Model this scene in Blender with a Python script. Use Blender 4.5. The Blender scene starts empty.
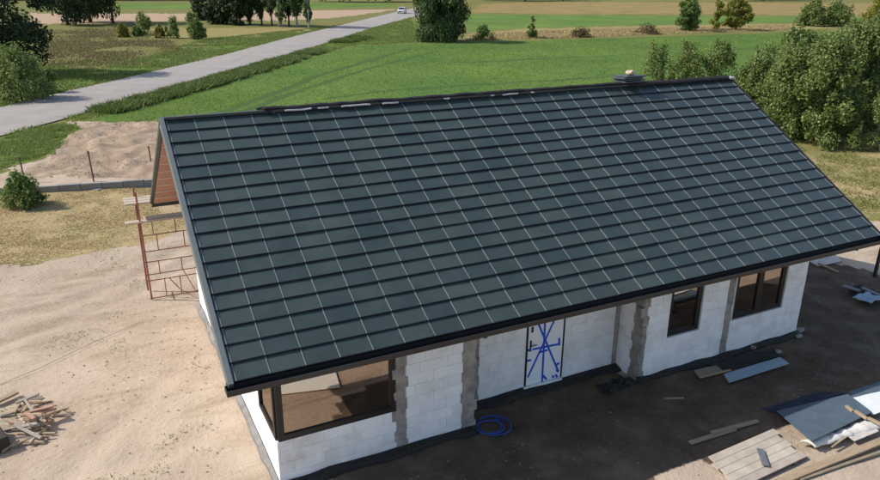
import bpy, math, random
import numpy as np
from mathutils import Matrix, Vector
rng = np.random.default_rng(7)
random.seed(7)
R = math.radians
scene = bpy.context.scene
col = scene.collection

# ------------------------------------------------------------ camera
CAM = np.array([-1.586, -15.774, 9.038]); YAW, PIT, ROL, FPX = R(26.751), R(20.023), R(0.437), 725.44
_cy, _sy, _cp, _sp = math.cos(YAW), math.sin(YAW), math.cos(PIT), math.sin(PIT)
FW = np.array([_sy*_cp, _cy*_cp, -_sp]); _rt = np.array([_cy, -_sy, 0.0]); _up = np.cross(_rt, FW)
RT = _rt*math.cos(ROL) + _up*math.sin(ROL); UP = -_rt*math.sin(ROL) + _up*math.cos(ROL)
cd = bpy.data.cameras.new('camera'); cam = bpy.data.objects.new('camera', cd); col.objects.link(cam)
cd.sensor_fit = 'HORIZONTAL'; cd.sensor_width = 36; cd.lens = FPX/880*36; cd.clip_start = .1; cd.clip_end = 4000
m = Matrix.Identity(4)
for r in range(3):
    m[r][0], m[r][1], m[r][2], m[r][3] = RT[r], UP[r], -FW[r], CAM[r]
cam.matrix_world = m
scene.camera = cam
# ------------------------------------------------------------ sky, sun, exposure
KX, KY = 1.0, 0.56                                   # shadow run per metre of height
EL = math.atan(1/math.hypot(KX, KY)); AZ = math.atan2(-KX, KY)
world = bpy.data.worlds.new('World'); scene.world = world; world.use_nodes = True
wn = world.node_tree; bg = wn.nodes['Background']
sky = wn.nodes.new('ShaderNodeTexSky'); sky.sky_type = 'NISHITA'; sky.sun_disc = False
sky.sun_elevation = EL; sky.sun_rotation = AZ % (2*math.pi); sky.air_density = 1.0; sky.dust_density = 1.2
wn.links.new(sky.outputs[0], bg.inputs[0]); bg.inputs[1].default_value = 0.15
sd = bpy.data.lights.new('sun', 'SUN'); sd.energy = 4.2; sd.angle = R(.53); sd.color = (1, .95, .87)
sun = bpy.data.objects.new('sun', sd); col.objects.link(sun)
sun.rotation_euler = Vector((KX, -KY, -1)).to_track_quat('-Z', 'Y').to_euler(); sun.location = (-30, 20, 40)
scene.render.engine = 'CYCLES'
scene.view_settings.view_transform = 'Standard'; scene.view_settings.look = 'None'
scene.view_settings.exposure = 0.25; scene.view_settings.gamma = 1

# ------------------------------------------------------------ surveying helpers (photo pixel -> place on the site)
def _dir(u, v): return FW + RT*(u-440)/FPX - UP*(v-240)/FPX
def P(u, v, z=0.0):
    d = _dir(u, v); t = (z-CAM[2])/d[2]; return CAM + t*d
def PY(u, v, y):
    d = _dir(u, v); t = (y-CAM[1])/d[1]; return CAM + t*d
def depth(p): return float((np.asarray(p)-CAM) @ FW)
def z_at(x, y, v):
    lo, hi = -5., 60.
    for _ in range(40):
        mid = (lo+hi)/2; d = np.array([x, y, mid])-CAM
        if 240-FPX*(d@UP)/(d@FW) > v: lo = mid
        else: hi = mid
    return lo
def poly(pts): return [tuple(P(u, v)[:2]) for u, v in pts]

# ------------------------------------------------------------ numpy noise
def vnoise(x, y, s, seed=0):
    x = np.asarray(x, float)/s + 1000.37; y = np.asarray(y, float)/s + 1000.71
    xi = np.floor(x).astype(np.int64); yi = np.floor(y).astype(np.int64); fx = x-xi; fy = y-yi
    fx = fx*fx*(3-2*fx); fy = fy*fy*(3-2*fy)
    def h(a, b):
        n = (a*374761393 + b*668265263 + seed*974634257) & 0x7fffffff
        n = ((n ^ (n >> 13))*1274126177) & 0x7fffffff
        return ((n ^ (n >> 16)) & 0xffff)/65535.
    return (h(xi, yi)*(1-fx)+h(xi+1, yi)*fx)*(1-fy) + (h(xi, yi+1)*(1-fx)+h(xi+1, yi+1)*fx)*fy
def inpoly(x, y, pg):
    x = np.asarray(x); y = np.asarray(y); c = np.zeros(x.shape, bool); n = len(pg)
    for i in range(n):
        x1, y1 = pg[i]; x2, y2 = pg[(i+1) % n]
        cond = ((y1 > y) != (y2 > y))
        with np.errstate(divide='ignore', invalid='ignore'):
            xx = (x2-x1)*(y-y1)/((y2-y1) if y2 != y1 else 1e-9)+x1
        c ^= cond & (x < xx)
    return c
def segdist(x, y, a, b):
    ax, ay = a; bx, by = b; dx, dy = bx-ax, by-ay; L = dx*dx+dy*dy+1e-9
    t = np.clip(((x-ax)*dx+(y-ay)*dy)/L, 0, 1); return np.hypot(x-ax-t*dx, y-ay-t*dy)
def linedist(x, y, pts):
    return np.min([segdist(x, y, pts[i], pts[i+1]) for i in range(len(pts)-1)], axis=0)

# ------------------------------------------------------------ materials
MATS = {}
def nodes(name):
    mt = bpy.data.materials.new(name); mt.use_nodes = True
    return mt, mt.node_tree, mt.node_tree.nodes['Principled BSDF']
def ramp(nt, fac, stops):
    r = nt.nodes.new('ShaderNodeValToRGB'); el = r.color_ramp.elements
    el[0].position, el[0].color = stops[0][0], (*stops[0][1], 1); el[1].position, el[1].color = stops[-1][0], (*stops[-1][1], 1)
    for p, c in stops[1:-1]:
        e = el.new(p); e.color = (*c, 1)
    nt.links.new(fac, r.inputs[0]); return r.outputs[0]
def tnoise(nt, scale, detail=4, rough=.6, coord='Object', stretch=None, dist=0):
    out = nt.nodes.new('ShaderNodeNewGeometry').outputs['Position'] if coord == 'World' else nt.nodes.new('ShaderNodeTexCoord').outputs[coord]
    if stretch:
        mp = nt.nodes.new('ShaderNodeMapping'); mp.inputs['Scale'].default_value = stretch
        nt.links.new(out, mp.inputs[0]); out = mp.outputs[0]
    n = nt.nodes.new('ShaderNodeTexNoise'); n.inputs['Scale'].default_value = scale
    n.inputs['Detail'].default_value = detail; n.inputs['Roughness'].default_value = rough; n.inputs['Distortion'].default_value = dist
    nt.links.new(out, n.inputs['Vector']); return n.outputs['Fac']
def mixc(nt, fac, a, b, mode='MIX'):
    x = nt.nodes.new('ShaderNodeMix'); x.data_type = 'RGBA'; x.blend_type = mode
    for s, v in ((x.inputs[0], fac), (x.inputs[6], a), (x.inputs[7], b)):
        if hasattr(v, 'is_output'): nt.links.new(v, s)
        elif isinstance(v, tuple): s.default_value = (*v, 1)
        else: s.default_value = v
    return x.outputs[2]
def mth(nt, op, a, b=0.0, clamp=False):
    x = nt.nodes.new('ShaderNodeMath'); x.operation = op; x.use_clamp = clamp
    for s, v in ((x.inputs[0], a), (x.inputs[1], b)):
        if hasattr(v, 'is_output'): nt.links.new(v, s)
        else: s.default_value = v
    return x.outputs[0]
def bump(nt, bs, h, strength, distance):
    b = nt.nodes.new('ShaderNodeBump'); b.inputs['Strength'].default_value = strength; b.inputs['Distance'].default_value = distance
    nt.links.new(h, b.inputs['Height']); nt.links.new(b.outputs[0], bs.inputs['Normal'])
def M(name, c, rough=.8, var=.2, scale=6, bmp=0., metal=0., objvar=0., stretch=None, c2=None, spec=.5, coord='Object'):
    """plain weathered paint / wood / metal / stone: two-tone noise, optional per-object tint"""
    if name in MATS: return MATS[name]
    mt, nt, bs = nodes(name)
    lo = tuple(x*(1-var) for x in c); hi = c2 or tuple(min(1, x*(1+var*.7)) for x in c)
    n = tnoise(nt, scale, 6, .65, coord=coord, stretch=stretch)
    out = ramp(nt, n, [(.3, lo), (.7, hi)])
    if objvar:
        oi = nt.nodes.new('ShaderNodeObjectInfo')
        k = ramp(nt, oi.outputs['Random'], [(0, (1-objvar,)*3), (1, (1, 1, 1))])
        out = mixc(nt, 1.0, out, k, 'MULTIPLY')
    nt.links.new(out, bs.inputs['Base Color']); bs.inputs['Roughness'].default_value = rough
    bs.inputs['Metallic'].default_value = metal; bs.inputs['Specular IOR Level'].default_value = spec
    if bmp: bump(nt, bs, tnoise(nt, scale*5, 5, .7, coord=coord, stretch=stretch), bmp, .02)
    MATS[name] = mt; return mt
def leafmat(name, dark, mid, light, trans=.35):
    mt, nt, bs = nodes(name)
    g = nt.nodes.new('ShaderNodeNewGeometry')
    c = ramp(nt, g.outputs['Random Per Island'], [(0, dark), (.55, mid), (1, light)])
    n = tnoise(nt, .8, 2)
    c = mixc(nt, n, c, mixc(nt, .5, c, mid), 'MIX')
    nt.links.new(c, bs.inputs['Base Color']); bs.inputs['Roughness'].default_value = .55; bs.inputs['Specular IOR Level'].default_value = .3
    tr = nt.nodes.new('ShaderNodeBsdfTranslucent'); nt.links.new(c, tr.inputs['Color'])
    mx = nt.nodes.new('ShaderNodeMixShader'); mx.inputs[0].default_value = trans
    nt.links.new(bs.outputs[0], mx.inputs[1]); nt.links.new(tr.outputs[0], mx.inputs[2])
    nt.links.new(mx.outputs[0], nt.nodes['Material Output'].inputs['Surface']); return mt

# ------------------------------------------------------------ mesh helpers
def tag(o, label=None, cat=None, group=None, kind=None):
    if label: o['label'] = label
    if cat: o['category'] = cat
    if group: o['group'] = group
    if kind: o['kind'] = kind
    return o
def mesh(name, v, f, mat, smooth=False):
    me = bpy.data.meshes.new(name); me.from_pydata([tuple(map(float, p)) for p in v], [], f); me.materials.append(mat)
    if smooth: me.polygons.foreach_set('use_smooth', [True]*len(me.polygons))
    me.update(); return me
def link(name, me, parent=None):
    o = bpy.data.objects.new(name, me); col.objects.link(o)
    if parent: o.parent = parent
    return o
def empty(name, loc=(0, 0, 0), rz=0):
    o = bpy.data.objects.new(name, None); col.objects.link(o); o.location = tuple(map(float, loc)); o.rotation_euler = (0, 0, rz); o.empty_display_size = .3; return o
class B:
    def __init__(s): s.v, s.f = [], []
    def add(s, v, f):
        k = len(s.v); s.v += [tuple(p) for p in v]; s.f += [tuple(i+k for i in q) for q in f]; return s
    def box(s, a, b):
        (x0, y0, z0), (x1, y1, z1) = a, b
        return s.add([(x0, y0, z0), (x1, y0, z0), (x1, y1, z0), (x0, y1, z0), (x0, y0, z1), (x1, y0, z1), (x1, y1, z1), (x0, y1, z1)],
                     [(3, 2, 1, 0), (4, 5, 6, 7), (0, 1, 5, 4), (1, 2, 6, 5), (2, 3, 7, 6), (3, 0, 4, 7)])
    def cbox(s, a, b, c):
        """box with chamfered edges (44 triangles)"""
        (x0, y0, z0), (x1, y1, z1) = a, b; X, Y, Z = (x0, x1), (y0, y1), (z0, z1); v = []; idx = {}
        for i in (0, 1):
            for j in (0, 1):
                for k in (0, 1):
                    sx, sy, sz = (1, -1)[i]*c, (1, -1)[j]*c, (1, -1)[k]*c
                    for ax, p in enumerate([(X[i], Y[j]+sy, Z[k]+sz), (X[i]+sx, Y[j], Z[k]+sz), (X[i]+sx, Y[j]+sy, Z[k])]):
                        idx[i, j, k, ax] = len(v); v.append(p)
        f = []
        for ax in range(3):
            for s_ in (0, 1):
                q = []
                for (p_, r_) in ((0, 0), (1, 0), (1, 1), (0, 1)):
                    key = [p_, r_]; key.insert(ax, s_); q.append(idx[(*key, ax)])
                f.append(tuple(q if (s_ == 1) != (ax == 1) else q[::-1]))
        for ax in range(3):
            o1, o2 = [a_ for a_ in range(3) if a_ != ax]
            for p_ in (0, 1):
                for r_ in (0, 1):
                    k0 = [0]*3; k1 = [0]*3; k1[ax] = 1
                    k0[o1] = k1[o1] = p_; k0[o2] = k1[o2] = r_
                    f.append((idx[(*k0, o1)], idx[(*k1, o1)], idx[(*k1, o2)], idx[(*k0, o2)]))
        for i in (0, 1):
            for j in (0, 1):
                for k in (0, 1): f.append((idx[i, j, k, 0], idx[i, j, k, 1], idx[i, j, k, 2]))
        return s.add(v, f)
    def tube(s, pts, rad, n=8, closed=False):
        pts = [np.array(p, float) for p in pts]; rad = rad if hasattr(rad, '__len__') else [rad]*len(pts); rings = []
        for i, p in enumerate(pts):
            if closed: d = pts[(i+1) % len(pts)]-pts[i-1]
            else: d = pts[min(i+1, len(pts)-1)]-pts[max(i-1, 0)]
            d = d/(np.linalg.norm(d)+1e-9); a = np.cross(d, (0, 0, 1.) if abs(d[2]) < .9 else (1., 0, 0)); a /= np.linalg.norm(a); b = np.cross(d, a)
            rings.append([p+rad[i]*(a*math.cos(2*math.pi*k/n)+b*math.sin(2*math.pi*k/n)) for k in range(n)])
        v = [q for r in rings for q in r]; f = []; m_ = len(pts)
        for i in range(m_ if closed else m_-1):
            j = (i+1) % m_
            for k in range(n): f.append((i*n+k, i*n+(k+1) % n, j*n+(k+1) % n, j*n+k))
        if not closed: f += [tuple(range(n))[::-1], tuple((m_-1)*n+k for k in range(n))]
        return s.add(v, f)
    def prism(s, outline, axis, a, b):
        """polygon outline extruded along axis from a to b"""
        n = len(outline)
        def mk(p, t): q = list(p); q.insert(axis, t); return tuple(q)
        v = [mk(p, a) for p in outline]+[mk(p, b) for p in outline]
        f = [tuple(range(n)), tuple(range(2*n-1, n-1, -1))]+[(i, i+n, (i+1) % n+n, (i+1) % n) for i in range(n)]
        return s.add(v, f)
    def build(s, name, mat, parent=None, smooth=False): 
        return link(name, fixn(mesh(name, s.v, s.f, mat, smooth)), parent)
def fixn(me):
    import bmesh
    bm = bmesh.new(); bm.from_mesh(me); bmesh.ops.recalc_face_normals(bm, faces=bm.faces); bm.to_mesh(me); bm.free(); return me

# ============================================================ GROUND
ROADLO = [(-140, 172), (0, 136), (62, 119), (120, 101.5), (220, 72.5), (320, 45), (370, 28.5), (410, 17.5), (440, 9.5)]
ROADHI = [(-140, 141), (0, 108), (62, 93), (130, 77), (220, 56), (295, 36), (345, 24), (395, 12.2), (430, 4.5)]
rl = [P(u, v) for u, v in ROADLO]; rh = [P(u, v) for u, v in ROADHI]
FIELD = poly([(92, 119), (150, 104), (220, 86), (270, 71), (327, 53), (352, 46), (420, 43), (540, 40.5), (660, 36.5), (880, 29.5), (960, 27)]) + [(150, 30), (60, 30), (36, 33), (14, 34.5)] + poly([(160, 119)])
def graded(lo, hi, a, b, step, g):
    out = list(np.arange(a, b+1e-6, step)); s = step; x = b
    while x < hi: s = min(s*g, 60); x += s; out.append(x)
    s = step; x = a; pre = []
    while x > lo: s = min(s*g, 60); x -= s; pre.append(x)
    return np.array(pre[::-1]+out)
gx = graded(-900, 1300, -10, 30, .22, 1.035); gy = graded(-300, 1600, -12, 40, .22, 1.022)
GX, GY = np.meshgrid(gx, gy, indexing='ij')
def warp(x, y):
    a = (vnoise(x, y, 2.3, 1)-.5)*1.2+(vnoise(x, y, .7, 2)-.5)*.5; b = (vnoise(x, y, 2.3, 3)-.5)*1.2+(vnoise(x, y, .7, 4)-.5)*.5
    return x+a, y+b
MOUND = poly([(20, 178), (60, 150), (75, 125), (110, 120), (165, 118), (168, 178)])
LOT = [(-45, -60), (40, -60), (32, -3), (25, 2), (22.5, 1.5), (18, 8), (14, 17), (1, 17.5)]+poly([(145, 243), (70, 252), (0, 268), (-90, 285)])
LOT2 = poly([(150, 120), (60, 122), (78, 128), (50, 156), (0, 172), (-80, 190), (-80, 205), (0, 197), (150, 186)])
DRYL = poly([(-90, 287), (0, 268), (70, 252), (150, 243)])+[(6, 17), (6, 24)]+poly([(150, 183), (0, 194), (-90, 202)])
SHADE_DIRT = [(1.6, -4.2), (2.6, -7.0), (5.5, -7.5), (8.5, -7.1), (10.5, -7.5), (13.5, -7.2), (17, -7.5), (19.6, -5.6), (20.9, -2.6), (20.2, -.8), (17.6, 1.9), (15, 3), (14.5, -4), (9.4, -4.2), (9.4, -3.6), (5, -3.6), (5, -4.2)]  # soil band, darkened out to about where the house shadow ends
DRYR = [(19, 3), (21.5, 1), (26, 1.5), (33, -3), (60, -3), (60, 14), (30, 20), (17, 18)]
VG = [poly([(0, 104), (62, 90), (130, 75), (220, 54), (295, 34.5), (320, 28), (270, 36), (200, 48), (130, 62), (60, 76), (0, 88)]), poly([(92, 118), (150, 103), (220, 85), (327, 52), (352, 45.5), (420, 42), (420, 20), (370, 29), (320, 46), (220, 73), (120, 102)])]
GREENL = poly([(-60, 158), (0, 139), (62, 124), (78, 127), (62, 142), (40, 157), (0, 170), (-60, 186)])
TAN = [poly([(30, 13), (120, 13.5), (205, 13), (205, 20), (120, 22.5), (30, 24)]), poly([(205, 12), (300, 10.5), (400, 9), (372, 13), (330, 18), (290, 20), (205, 21)])]
BROWN = [poly([(45, 30), (110, 29), (165, 38), (150, 58), (90, 68), (50, 62)])]
YEL = [poly([(150, 28), (300, 27), (320, 29), (290, 33), (222, 36), (150, 40)]), poly([(466, 39), (560, 37), (660, 33), (900, 26), (900, 22), (660, 25), (520, 29), (470, 33)])]
ORANGE = [poly([(480, 4), (560, 1.5), (900, 3), (900, 16), (700, 14), (560, 14), (470, 12)])]
LUSH2 = [poly([(465, 14), (560, 15), (700, 16), (900, 17), (900, 21), (660, 24.5), (520, 28), (468, 32)]), poly([(30, 3.5), (390, 3), (400, 7), (205, 9), (30, 8)])]
YG = poly([(84, 121), (150, 103), (190, 94), (262, 94), (235, 108), (160, 120)])
TRACKS = [[(205, 118), (268, 96), (320, 75), (410, 48.5)], [(240, 113), (295, 92), (360, 71), (440, 50)], [(330, 98), (380, 91), (440, 87), (640, 75), (760, 66)], [(440, 63.5), (640, 54), (900, 42)], [(420, 66), (480, 60.5), (640, 52), (900, 40)]]
TRACKS = [poly(t) for t in TRACKS[:4]]
def masks(x, y):
    wx, wy = warp(x, y)
    k = {}
    k['sand'] = (inpoly(wx, wy, LOT) | inpoly(wx, wy, LOT2)).astype(float)
    k['shade_dirt'] = inpoly(x+(wx-x)*.5, y+(wy-y)*.5, SHADE_DIRT).astype(float)
    k['dry'] = np.maximum(inpoly(wx, wy, DRYL)*(.45+.55*vnoise(x, y, 1.6, 8)), inpoly(wx, wy, DRYR)*(.35+.45*vnoise(x, y, 2.2, 19)))
    k['green'] = np.maximum(inpoly(wx, wy, GREENL)*1., np.max([inpoly(wx, wy, p) for p in VG+[YG]], axis=0)*(.5+.5*vnoise(x, y, 3, 9)))
    k['lush'] = np.maximum(inpoly(x+(wx-x)*.4, y+(wy-y)*.4, FIELD)*1., 0.9*np.max([inpoly(wx, wy, p) for p in LUSH2], axis=0))
    k['lush'] *= 1-.8*inpoly(wx, wy, YG)
    k['tan'] = np.max([inpoly(wx, wy, p) for p in TAN], axis=0)*1.
    k['brown'] = np.max([inpoly(wx+6*(vnoise(x, y, 9, 61)-.5), wy+14*(vnoise(x, y, 9, 62)-.5), p) for p in BROWN], axis=0)*(.1+.5*vnoise(x, y, 7, 63))
    k['yel'] = np.max([inpoly(wx, wy, p) for p in YEL], axis=0)*.9
    k['orange'] = np.max([inpoly(wx, wy, p) for p in ORANGE], axis=0)*1.
    k['track'] = np.zeros_like(x, float); k['heap'] = inpoly(wx, wy, MOUND)*.9
    f = inpoly(x, y, FIELD)
    for t in TRACKS: k['track'] = np.maximum(k['track'], f*(linedist(x, y, t) < .32+.2*vnoise(x, y, 3, 5)))
    return k
RUTS = [poly(t_) for t_ in ([(-30, 352), (60, 322), (130, 296), (190, 262)], [(-30, 330), (60, 304), (120, 283), (176, 252)], [(40, 500), (110, 430), (170, 380), (205, 330)], [(-40, 470), (60, 478), (160, 462), (230, 420)])]
def house_zone(x, y): return np.clip(1-np.maximum(np.maximum(.3-x, x-15.4), np.maximum(-5.2-y, y-5.2))/.9, 0, 1)
def gz(x, y):
    x = np.asarray(x, float); y = np.asarray(y, float)
    z = (vnoise(x, y, 3.1, 11)-.5)*.10+(vnoise(x, y, .8, 12)-.5)*.05
    md = inpoly(x, y, MOUND); z = z+md*((vnoise(x, y, 1.5, 13)-.4)*.34+(vnoise(x, y, .62, 14)-.5)*.26+(vnoise(x, y, .3, 15)-.5)*.10)
    for t_ in RUTS:
        d_ = linedist(x+(vnoise(x, y, 1.5, 16)-.5)*.3, y, t_); z = z-.045*np.exp(-(d_/.2)**2)+.022*np.exp(-((d_-.42)/.18)**2)
    z = z*(1-.8*house_zone(x, y))
    w = np.clip(1-np.maximum(np.hypot(x-5, y-10)-70, 0)/40, 0, 1)
    return z*w
GZ = gz(GX, GY)
# under the road the ground keeps flat
def roadmask(x, y):
    pg = [tuple(p[:2]) for p in rl]+[tuple(p[:2]) for p in rh[::-1]]
    return inpoly(x, y, pg), linedist(x, y, [tuple((a+b)[:2]/2) for a, b in zip(rl, rh)])
_rm, _rd = roadmask(GX, GY); GZ = np.where(_rd < 7, np.minimum(GZ, 0)*np.clip((_rd-3.6)/3, 0, 1)-.03*(_rd < 4.5), GZ)
nx, ny = GX.shape
V = np.stack([GX, GY, GZ], -1).reshape(-1, 3)
ii = np.arange(nx*ny).reshape(nx, ny)
F = np.stack([ii[:-1, :-1], ii[1:, :-1], ii[1:, 1:], ii[:-1, 1:]], -1).reshape(-1, 4)
def np_mesh(name, V, F, mat, smooth=False):
    me = bpy.data.meshes.new(name); nf, k = F.shape
    me.vertices.add(len(V)); me.vertices.foreach_set('co', np.ascontiguousarray(V, np.float32).ravel())
    me.loops.add(nf*k); me.loops.foreach_set('vertex_index', np.ascontiguousarray(F, np.int32).ravel())
    me.polygons.add(nf); me.polygons.foreach_set('loop_start', np.arange(0, nf*k, k, dtype=np.int32)); me.polygons.foreach_set('loop_total', np.full(nf, k, np.int32))
    me.polygons.foreach_set('use_smooth', np.full(nf, smooth)); me.materials.append(mat); me.update(calc_edges=True); me.validate(); return me

def ground_material():
    mt, nt, bs = nodes('ground_cover')
    def attr(n):
        a = nt.nodes.new('ShaderNodeAttribute'); a.attribute_name = n
        s = nt.nodes.new('ShaderNodeSeparateColor'); nt.links.new(a.outputs['Color'], s.inputs[0]); return (*s.outputs, a.outputs['Alpha'])
    sand, shade_dirt, dry, green = attr('cover_a'); lush, tan, brown, yel = attr('cover_b'); orange, track, heap, _ = attr('cover_c')
    nf = tnoise(nt, 9, 5, .7); nm = tnoise(nt, 1.1, 5, .65); nb = tnoise(nt, .16, 4, .6); nv = tnoise(nt, 45, 4, .7)
    meadow = ramp(nt, nm, [(.25, (.085, .095, .025)), (.5, (.14, .145, .042)), (.75, (.21, .18, .07))])
    meadow = mixc(nt, ramp(nt, nb, [(.4, (0, 0, 0)), (.62, (1, 1, 1))]), meadow, (.18, .165, .055))
    sandc = ramp(nt, nm, [(.25, (.37, .28, .205)), (.5, (.45, .355, .27)), (.8, (.53, .435, .34))])
    sandc = mixc(nt, .45, sandc, ramp(nt, nb, [(.33, (.37, .275, .195)), (.67, (.55, .45, .35))]))
    sandc = mixc(nt, ramp(nt, nf, [(.60, (0, 0, 0)), (.74, (.75,)*3)]), sandc, (.26, .18, .12))
    sandc = mixc(nt, ramp(nt, nv, [(.66, (0, 0, 0)), (.78, (.55,)*3)]), sandc, (.22, .16, .11))
    ns = tnoise(nt, .55, 6, .75, stretch=(.45, 1.5, 1), dist=.5)
    sandc = mixc(nt, mth(nt, 'MULTIPLY', ramp(nt, ns, [(.50, (0, 0, 0)), (.64, (1.,)*3)]), nf), sandc, (.22, .165, .09))
    shade_dirtc = ramp(nt, nm, [(.25, (.070, .047, .031)), (.5, (.12, .086, .058)), (.75, (.21, .16, .115))])  # soil tones kept dark, house shade put into the colour
    shade_dirtc = mixc(nt, ramp(nt, nf, [(.5, (0, 0, 0)), (.75, (.7,)*3)]), shade_dirtc, (.165, .13, .10))
    dryc = ramp(nt, nf, [(.25, (.25, .165, .075)), (.5, (.39, .29, .15)), (.8, (.50, .40, .24))])
    dryc = mixc(nt, ramp(nt, nm, [(.48, (0, 0, 0)), (.7, (.8,)*3)]), dryc, (.25, .22, .085))
    greenc = ramp(nt, nf, [(.25, (.055, .105, .018)), (.6, (.11, .17, .03)), (.85, (.19, .22, .06))])
    lushc = ramp(nt, tnoise(nt, 2.2, 5, .75), [(.25, (.055, .11, .026)), (.5, (.085, .155, .035)), (.8, (.125, .205, .047))])
    lushc = mixc(nt, ramp(nt, tnoise(nt, .09, 4, .6), [(.38, (0, 0, 0)), (.66, (.75,)*3)]), lushc, (.155, .22, .042))
    def layer(c, msk, colr, amp=.7):
        f = mth(nt, 'ADD', msk, mth(nt, 'MULTIPLY', mth(nt, 'SUBTRACT', nf, .5), amp))
        f = mth(nt, 'MULTIPLY', mth(nt, 'SUBTRACT', f, .38), 5.0, True)
        return mixc(nt, f, c, colr)
    c = meadow
    c = layer(c, sand, sandc); c = layer(c, heap, ramp(nt, tnoise(nt, 1.4, 6, .75, stretch=(1, .5, 1), dist=.6), [(.3, (.25, .175, .115)), (.5, (.36, .265, .185)), (.75, (.46, .36, .265))]), .6); c = layer(c, dry, dryc, 1.3); c = layer(c, green, greenc); c = layer(c, yel, ramp(nt, nm, [(.3, (.19, .17, .06)), (.7, (.33, .265, .11))]))
    c = layer(c, tan, ramp(nt, nm, [(.3, (.34, .235, .155)), (.7, (.44, .32, .22))])); c = layer(c, brown, ramp(nt, nm, [(.3, (.13, .085, .05)), (.7, (.21, .145, .08))]))
    c = layer(c, orange, ramp(nt, nb, [(.35, (.19, .165, .055)), (.6, (.29, .20, .085))])); c = layer(c, lush, lushc, .5); c = layer(c, track, (.062, .11, .028), .8); c = layer(c, shade_dirt, shade_dirtc, 1.0)
    nt.links.new(c, bs.inputs['Base Color']); bs.inputs['Roughness'].default_value = .95; bs.inputs['Specular IOR Level'].default_value = .1
    h = mth(nt, 'ADD', mth(nt, 'MULTIPLY', nf, .7), mth(nt, 'ADD', nm, mth(nt, 'MULTIPLY', nv, .25)))
    bump(nt, bs, h, .55, .12); return mt
gme = np_mesh('ground', V, F, ground_material(), True)
mk = masks(GX, GY)
def setattr_(n, ks):
    a = gme.color_attributes.new(n, 'FLOAT_COLOR', 'POINT')
    d = np.stack([mk[k].ravel() if k else np.zeros(nx*ny) for k in ks], -1).astype(np.float32); a.data.foreach_set('color', d.ravel())
setattr_('cover_a', ['sand', 'shade_dirt', 'dry', 'green']); setattr_('cover_b', ['lush', 'tan', 'brown', 'yel']); setattr_('cover_c', ['orange', 'track', 'heap', None])
ground = tag(link('ground', gme), 'sandy building plot running into meadow and farm fields', 'ground', kind='structure')

# road with slightly ragged edges
def road():
    v, f = [], []; k = 0; prev = None; L = []
    for i in range(len(rl)-1):
        n = max(2, int(np.linalg.norm(rl[i+1]-rl[i])/.8))
        for t in np.arange(n)/n: L.append((rl[i]*(1-t)+rl[i+1]*t, rh[i]*(1-t)+rh[i+1]*t))
    L.append((rl[-1], rh[-1]))
    for a, b in L:
        d = (b-a)/np.linalg.norm(b-a)
        a = a-d*(.12+.35*(vnoise(a[0], a[1], 1.3, 21)-.5)); b = b+d*(.12+.35*(vnoise(b[0], b[1], 1.3, 22)-.5))
        for j, t in enumerate((0, .04, .25, .5, .75, .96, 1)):
            p = a*(1-t)+b*t; v.append((p[0], p[1], .03 if j in (0, 6) else .05+.05*(1-abs(2*t-1))))
    n = len(L)
    for i in range(n-1):
        for j in range(6): f.append((i*7+j, (i+1)*7+j, (i+1)*7+j+1, i*7+j+1))
    mt, nt, bs = nodes('asphalt_pale')
    c = ramp(nt, tnoise(nt, .5, 6, .7), [(.3, (.255, .225, .20)), (.7, (.335, .30, .27))])
    c = mixc(nt, ramp(nt, tnoise(nt, 14, 3, .7), [(.55, (0, 0, 0)), (.8, (.5,)*3)]), c, (.2, .18, .165))
    c = mixc(nt, ramp(nt, tnoise(nt, .18, 5, .7, dist=.6), [(.58, (0, 0, 0)), (.66, (.4,)*3)]), c, (.2, .175, .16))
    nt.links.new(c, bs.inputs['Base Color']); bs.inputs['Roughness'].default_value = .9; bump(nt, bs, tnoise(nt, 30, 3), .3, .02)
    tag(link('road', fixn(mesh('road', v, f, mt))), 'pale grey asphalt country road crossing behind the house', 'road', kind='structure')
road()

# ============================================================ HOUSE
SL = R(30.685); SC, SS = math.cos(SL), math.sin(SL); RW, RH = .59175, .35; NR, NC = 18, 27; ZR = 6.2
house = tag(empty('house', (0, 0, 0)), 'unfinished single storey house of white blocks with dark panelled gable roof', 'house')
m_block = M('aerated_block', (.89, .885, .885), .95, .05, 3.0, .25, objvar=.10, coord='World')
_nt = m_block.node_tree; _bs = _nt.nodes['Principled BSDF']; _src = _bs.inputs['Base Color'].links[0].from_socket
_st = ramp(_nt, tnoise(_nt, 1.3, 5, .7, coord='World'), [(.48, (1, 1, 1)), (.62, (.88, .86, .83)), (.75, (.72, .68, .64))]); _nt.links.new(mixc(_nt, 1.0, _src, _st, 'MULTIPLY'), _bs.inputs['Base Color'])
m_mortar = M('block_mortar', (.60, .58, .56), .95, .2, 12)
m_conc = M('raw_concrete', (.33, .30, .27), .95, .45, 4, .9, coord='World')
m_ringbeam = M('ring_beam_concrete', (.40, .385, .37), .95, .2, 4, .3)
m_frame = M('brown_black_frame', (.012, .010, .009), .45, .2, 9)
m_plaster = M('inner_plaster', (.38, .30, .23), .95, .15, 2)
m_slab = M('floor_slab', (.34, .31, .28), .95, .2, 2)
m_black = M('black_membrane', (.012, .011, .011), .75, .5, 8, .5, c2=(.03, .026, .022))
XL, XR, YF, YB, YD = .82, 14.9, -4.42, 4.42, -3.63
XD0, XD1 = 4.97, 9.40; SILL, WTOP, WALLTOP = .96, 2.4, 2.86; TH = .24
_full = {}
def block(parent, a, b, full=None):
    ctr = [(a[i]+b[i])/2 for i in range(3)]; h = [(b[i]-a[i])/2 for i in range(3)]; key = tuple(round(x, 3) for x in h)
    if key not in _full: _full[key] = fixn(mesh('block', *(lambda q: (q.v, q.f))(B().cbox([-x for x in h], h, .004)), m_block))
    o = link('block', _full[key], parent); o.location = [ctr[0]+random.uniform(-.001, .001), ctr[1], ctr[2]]; return o
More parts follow.
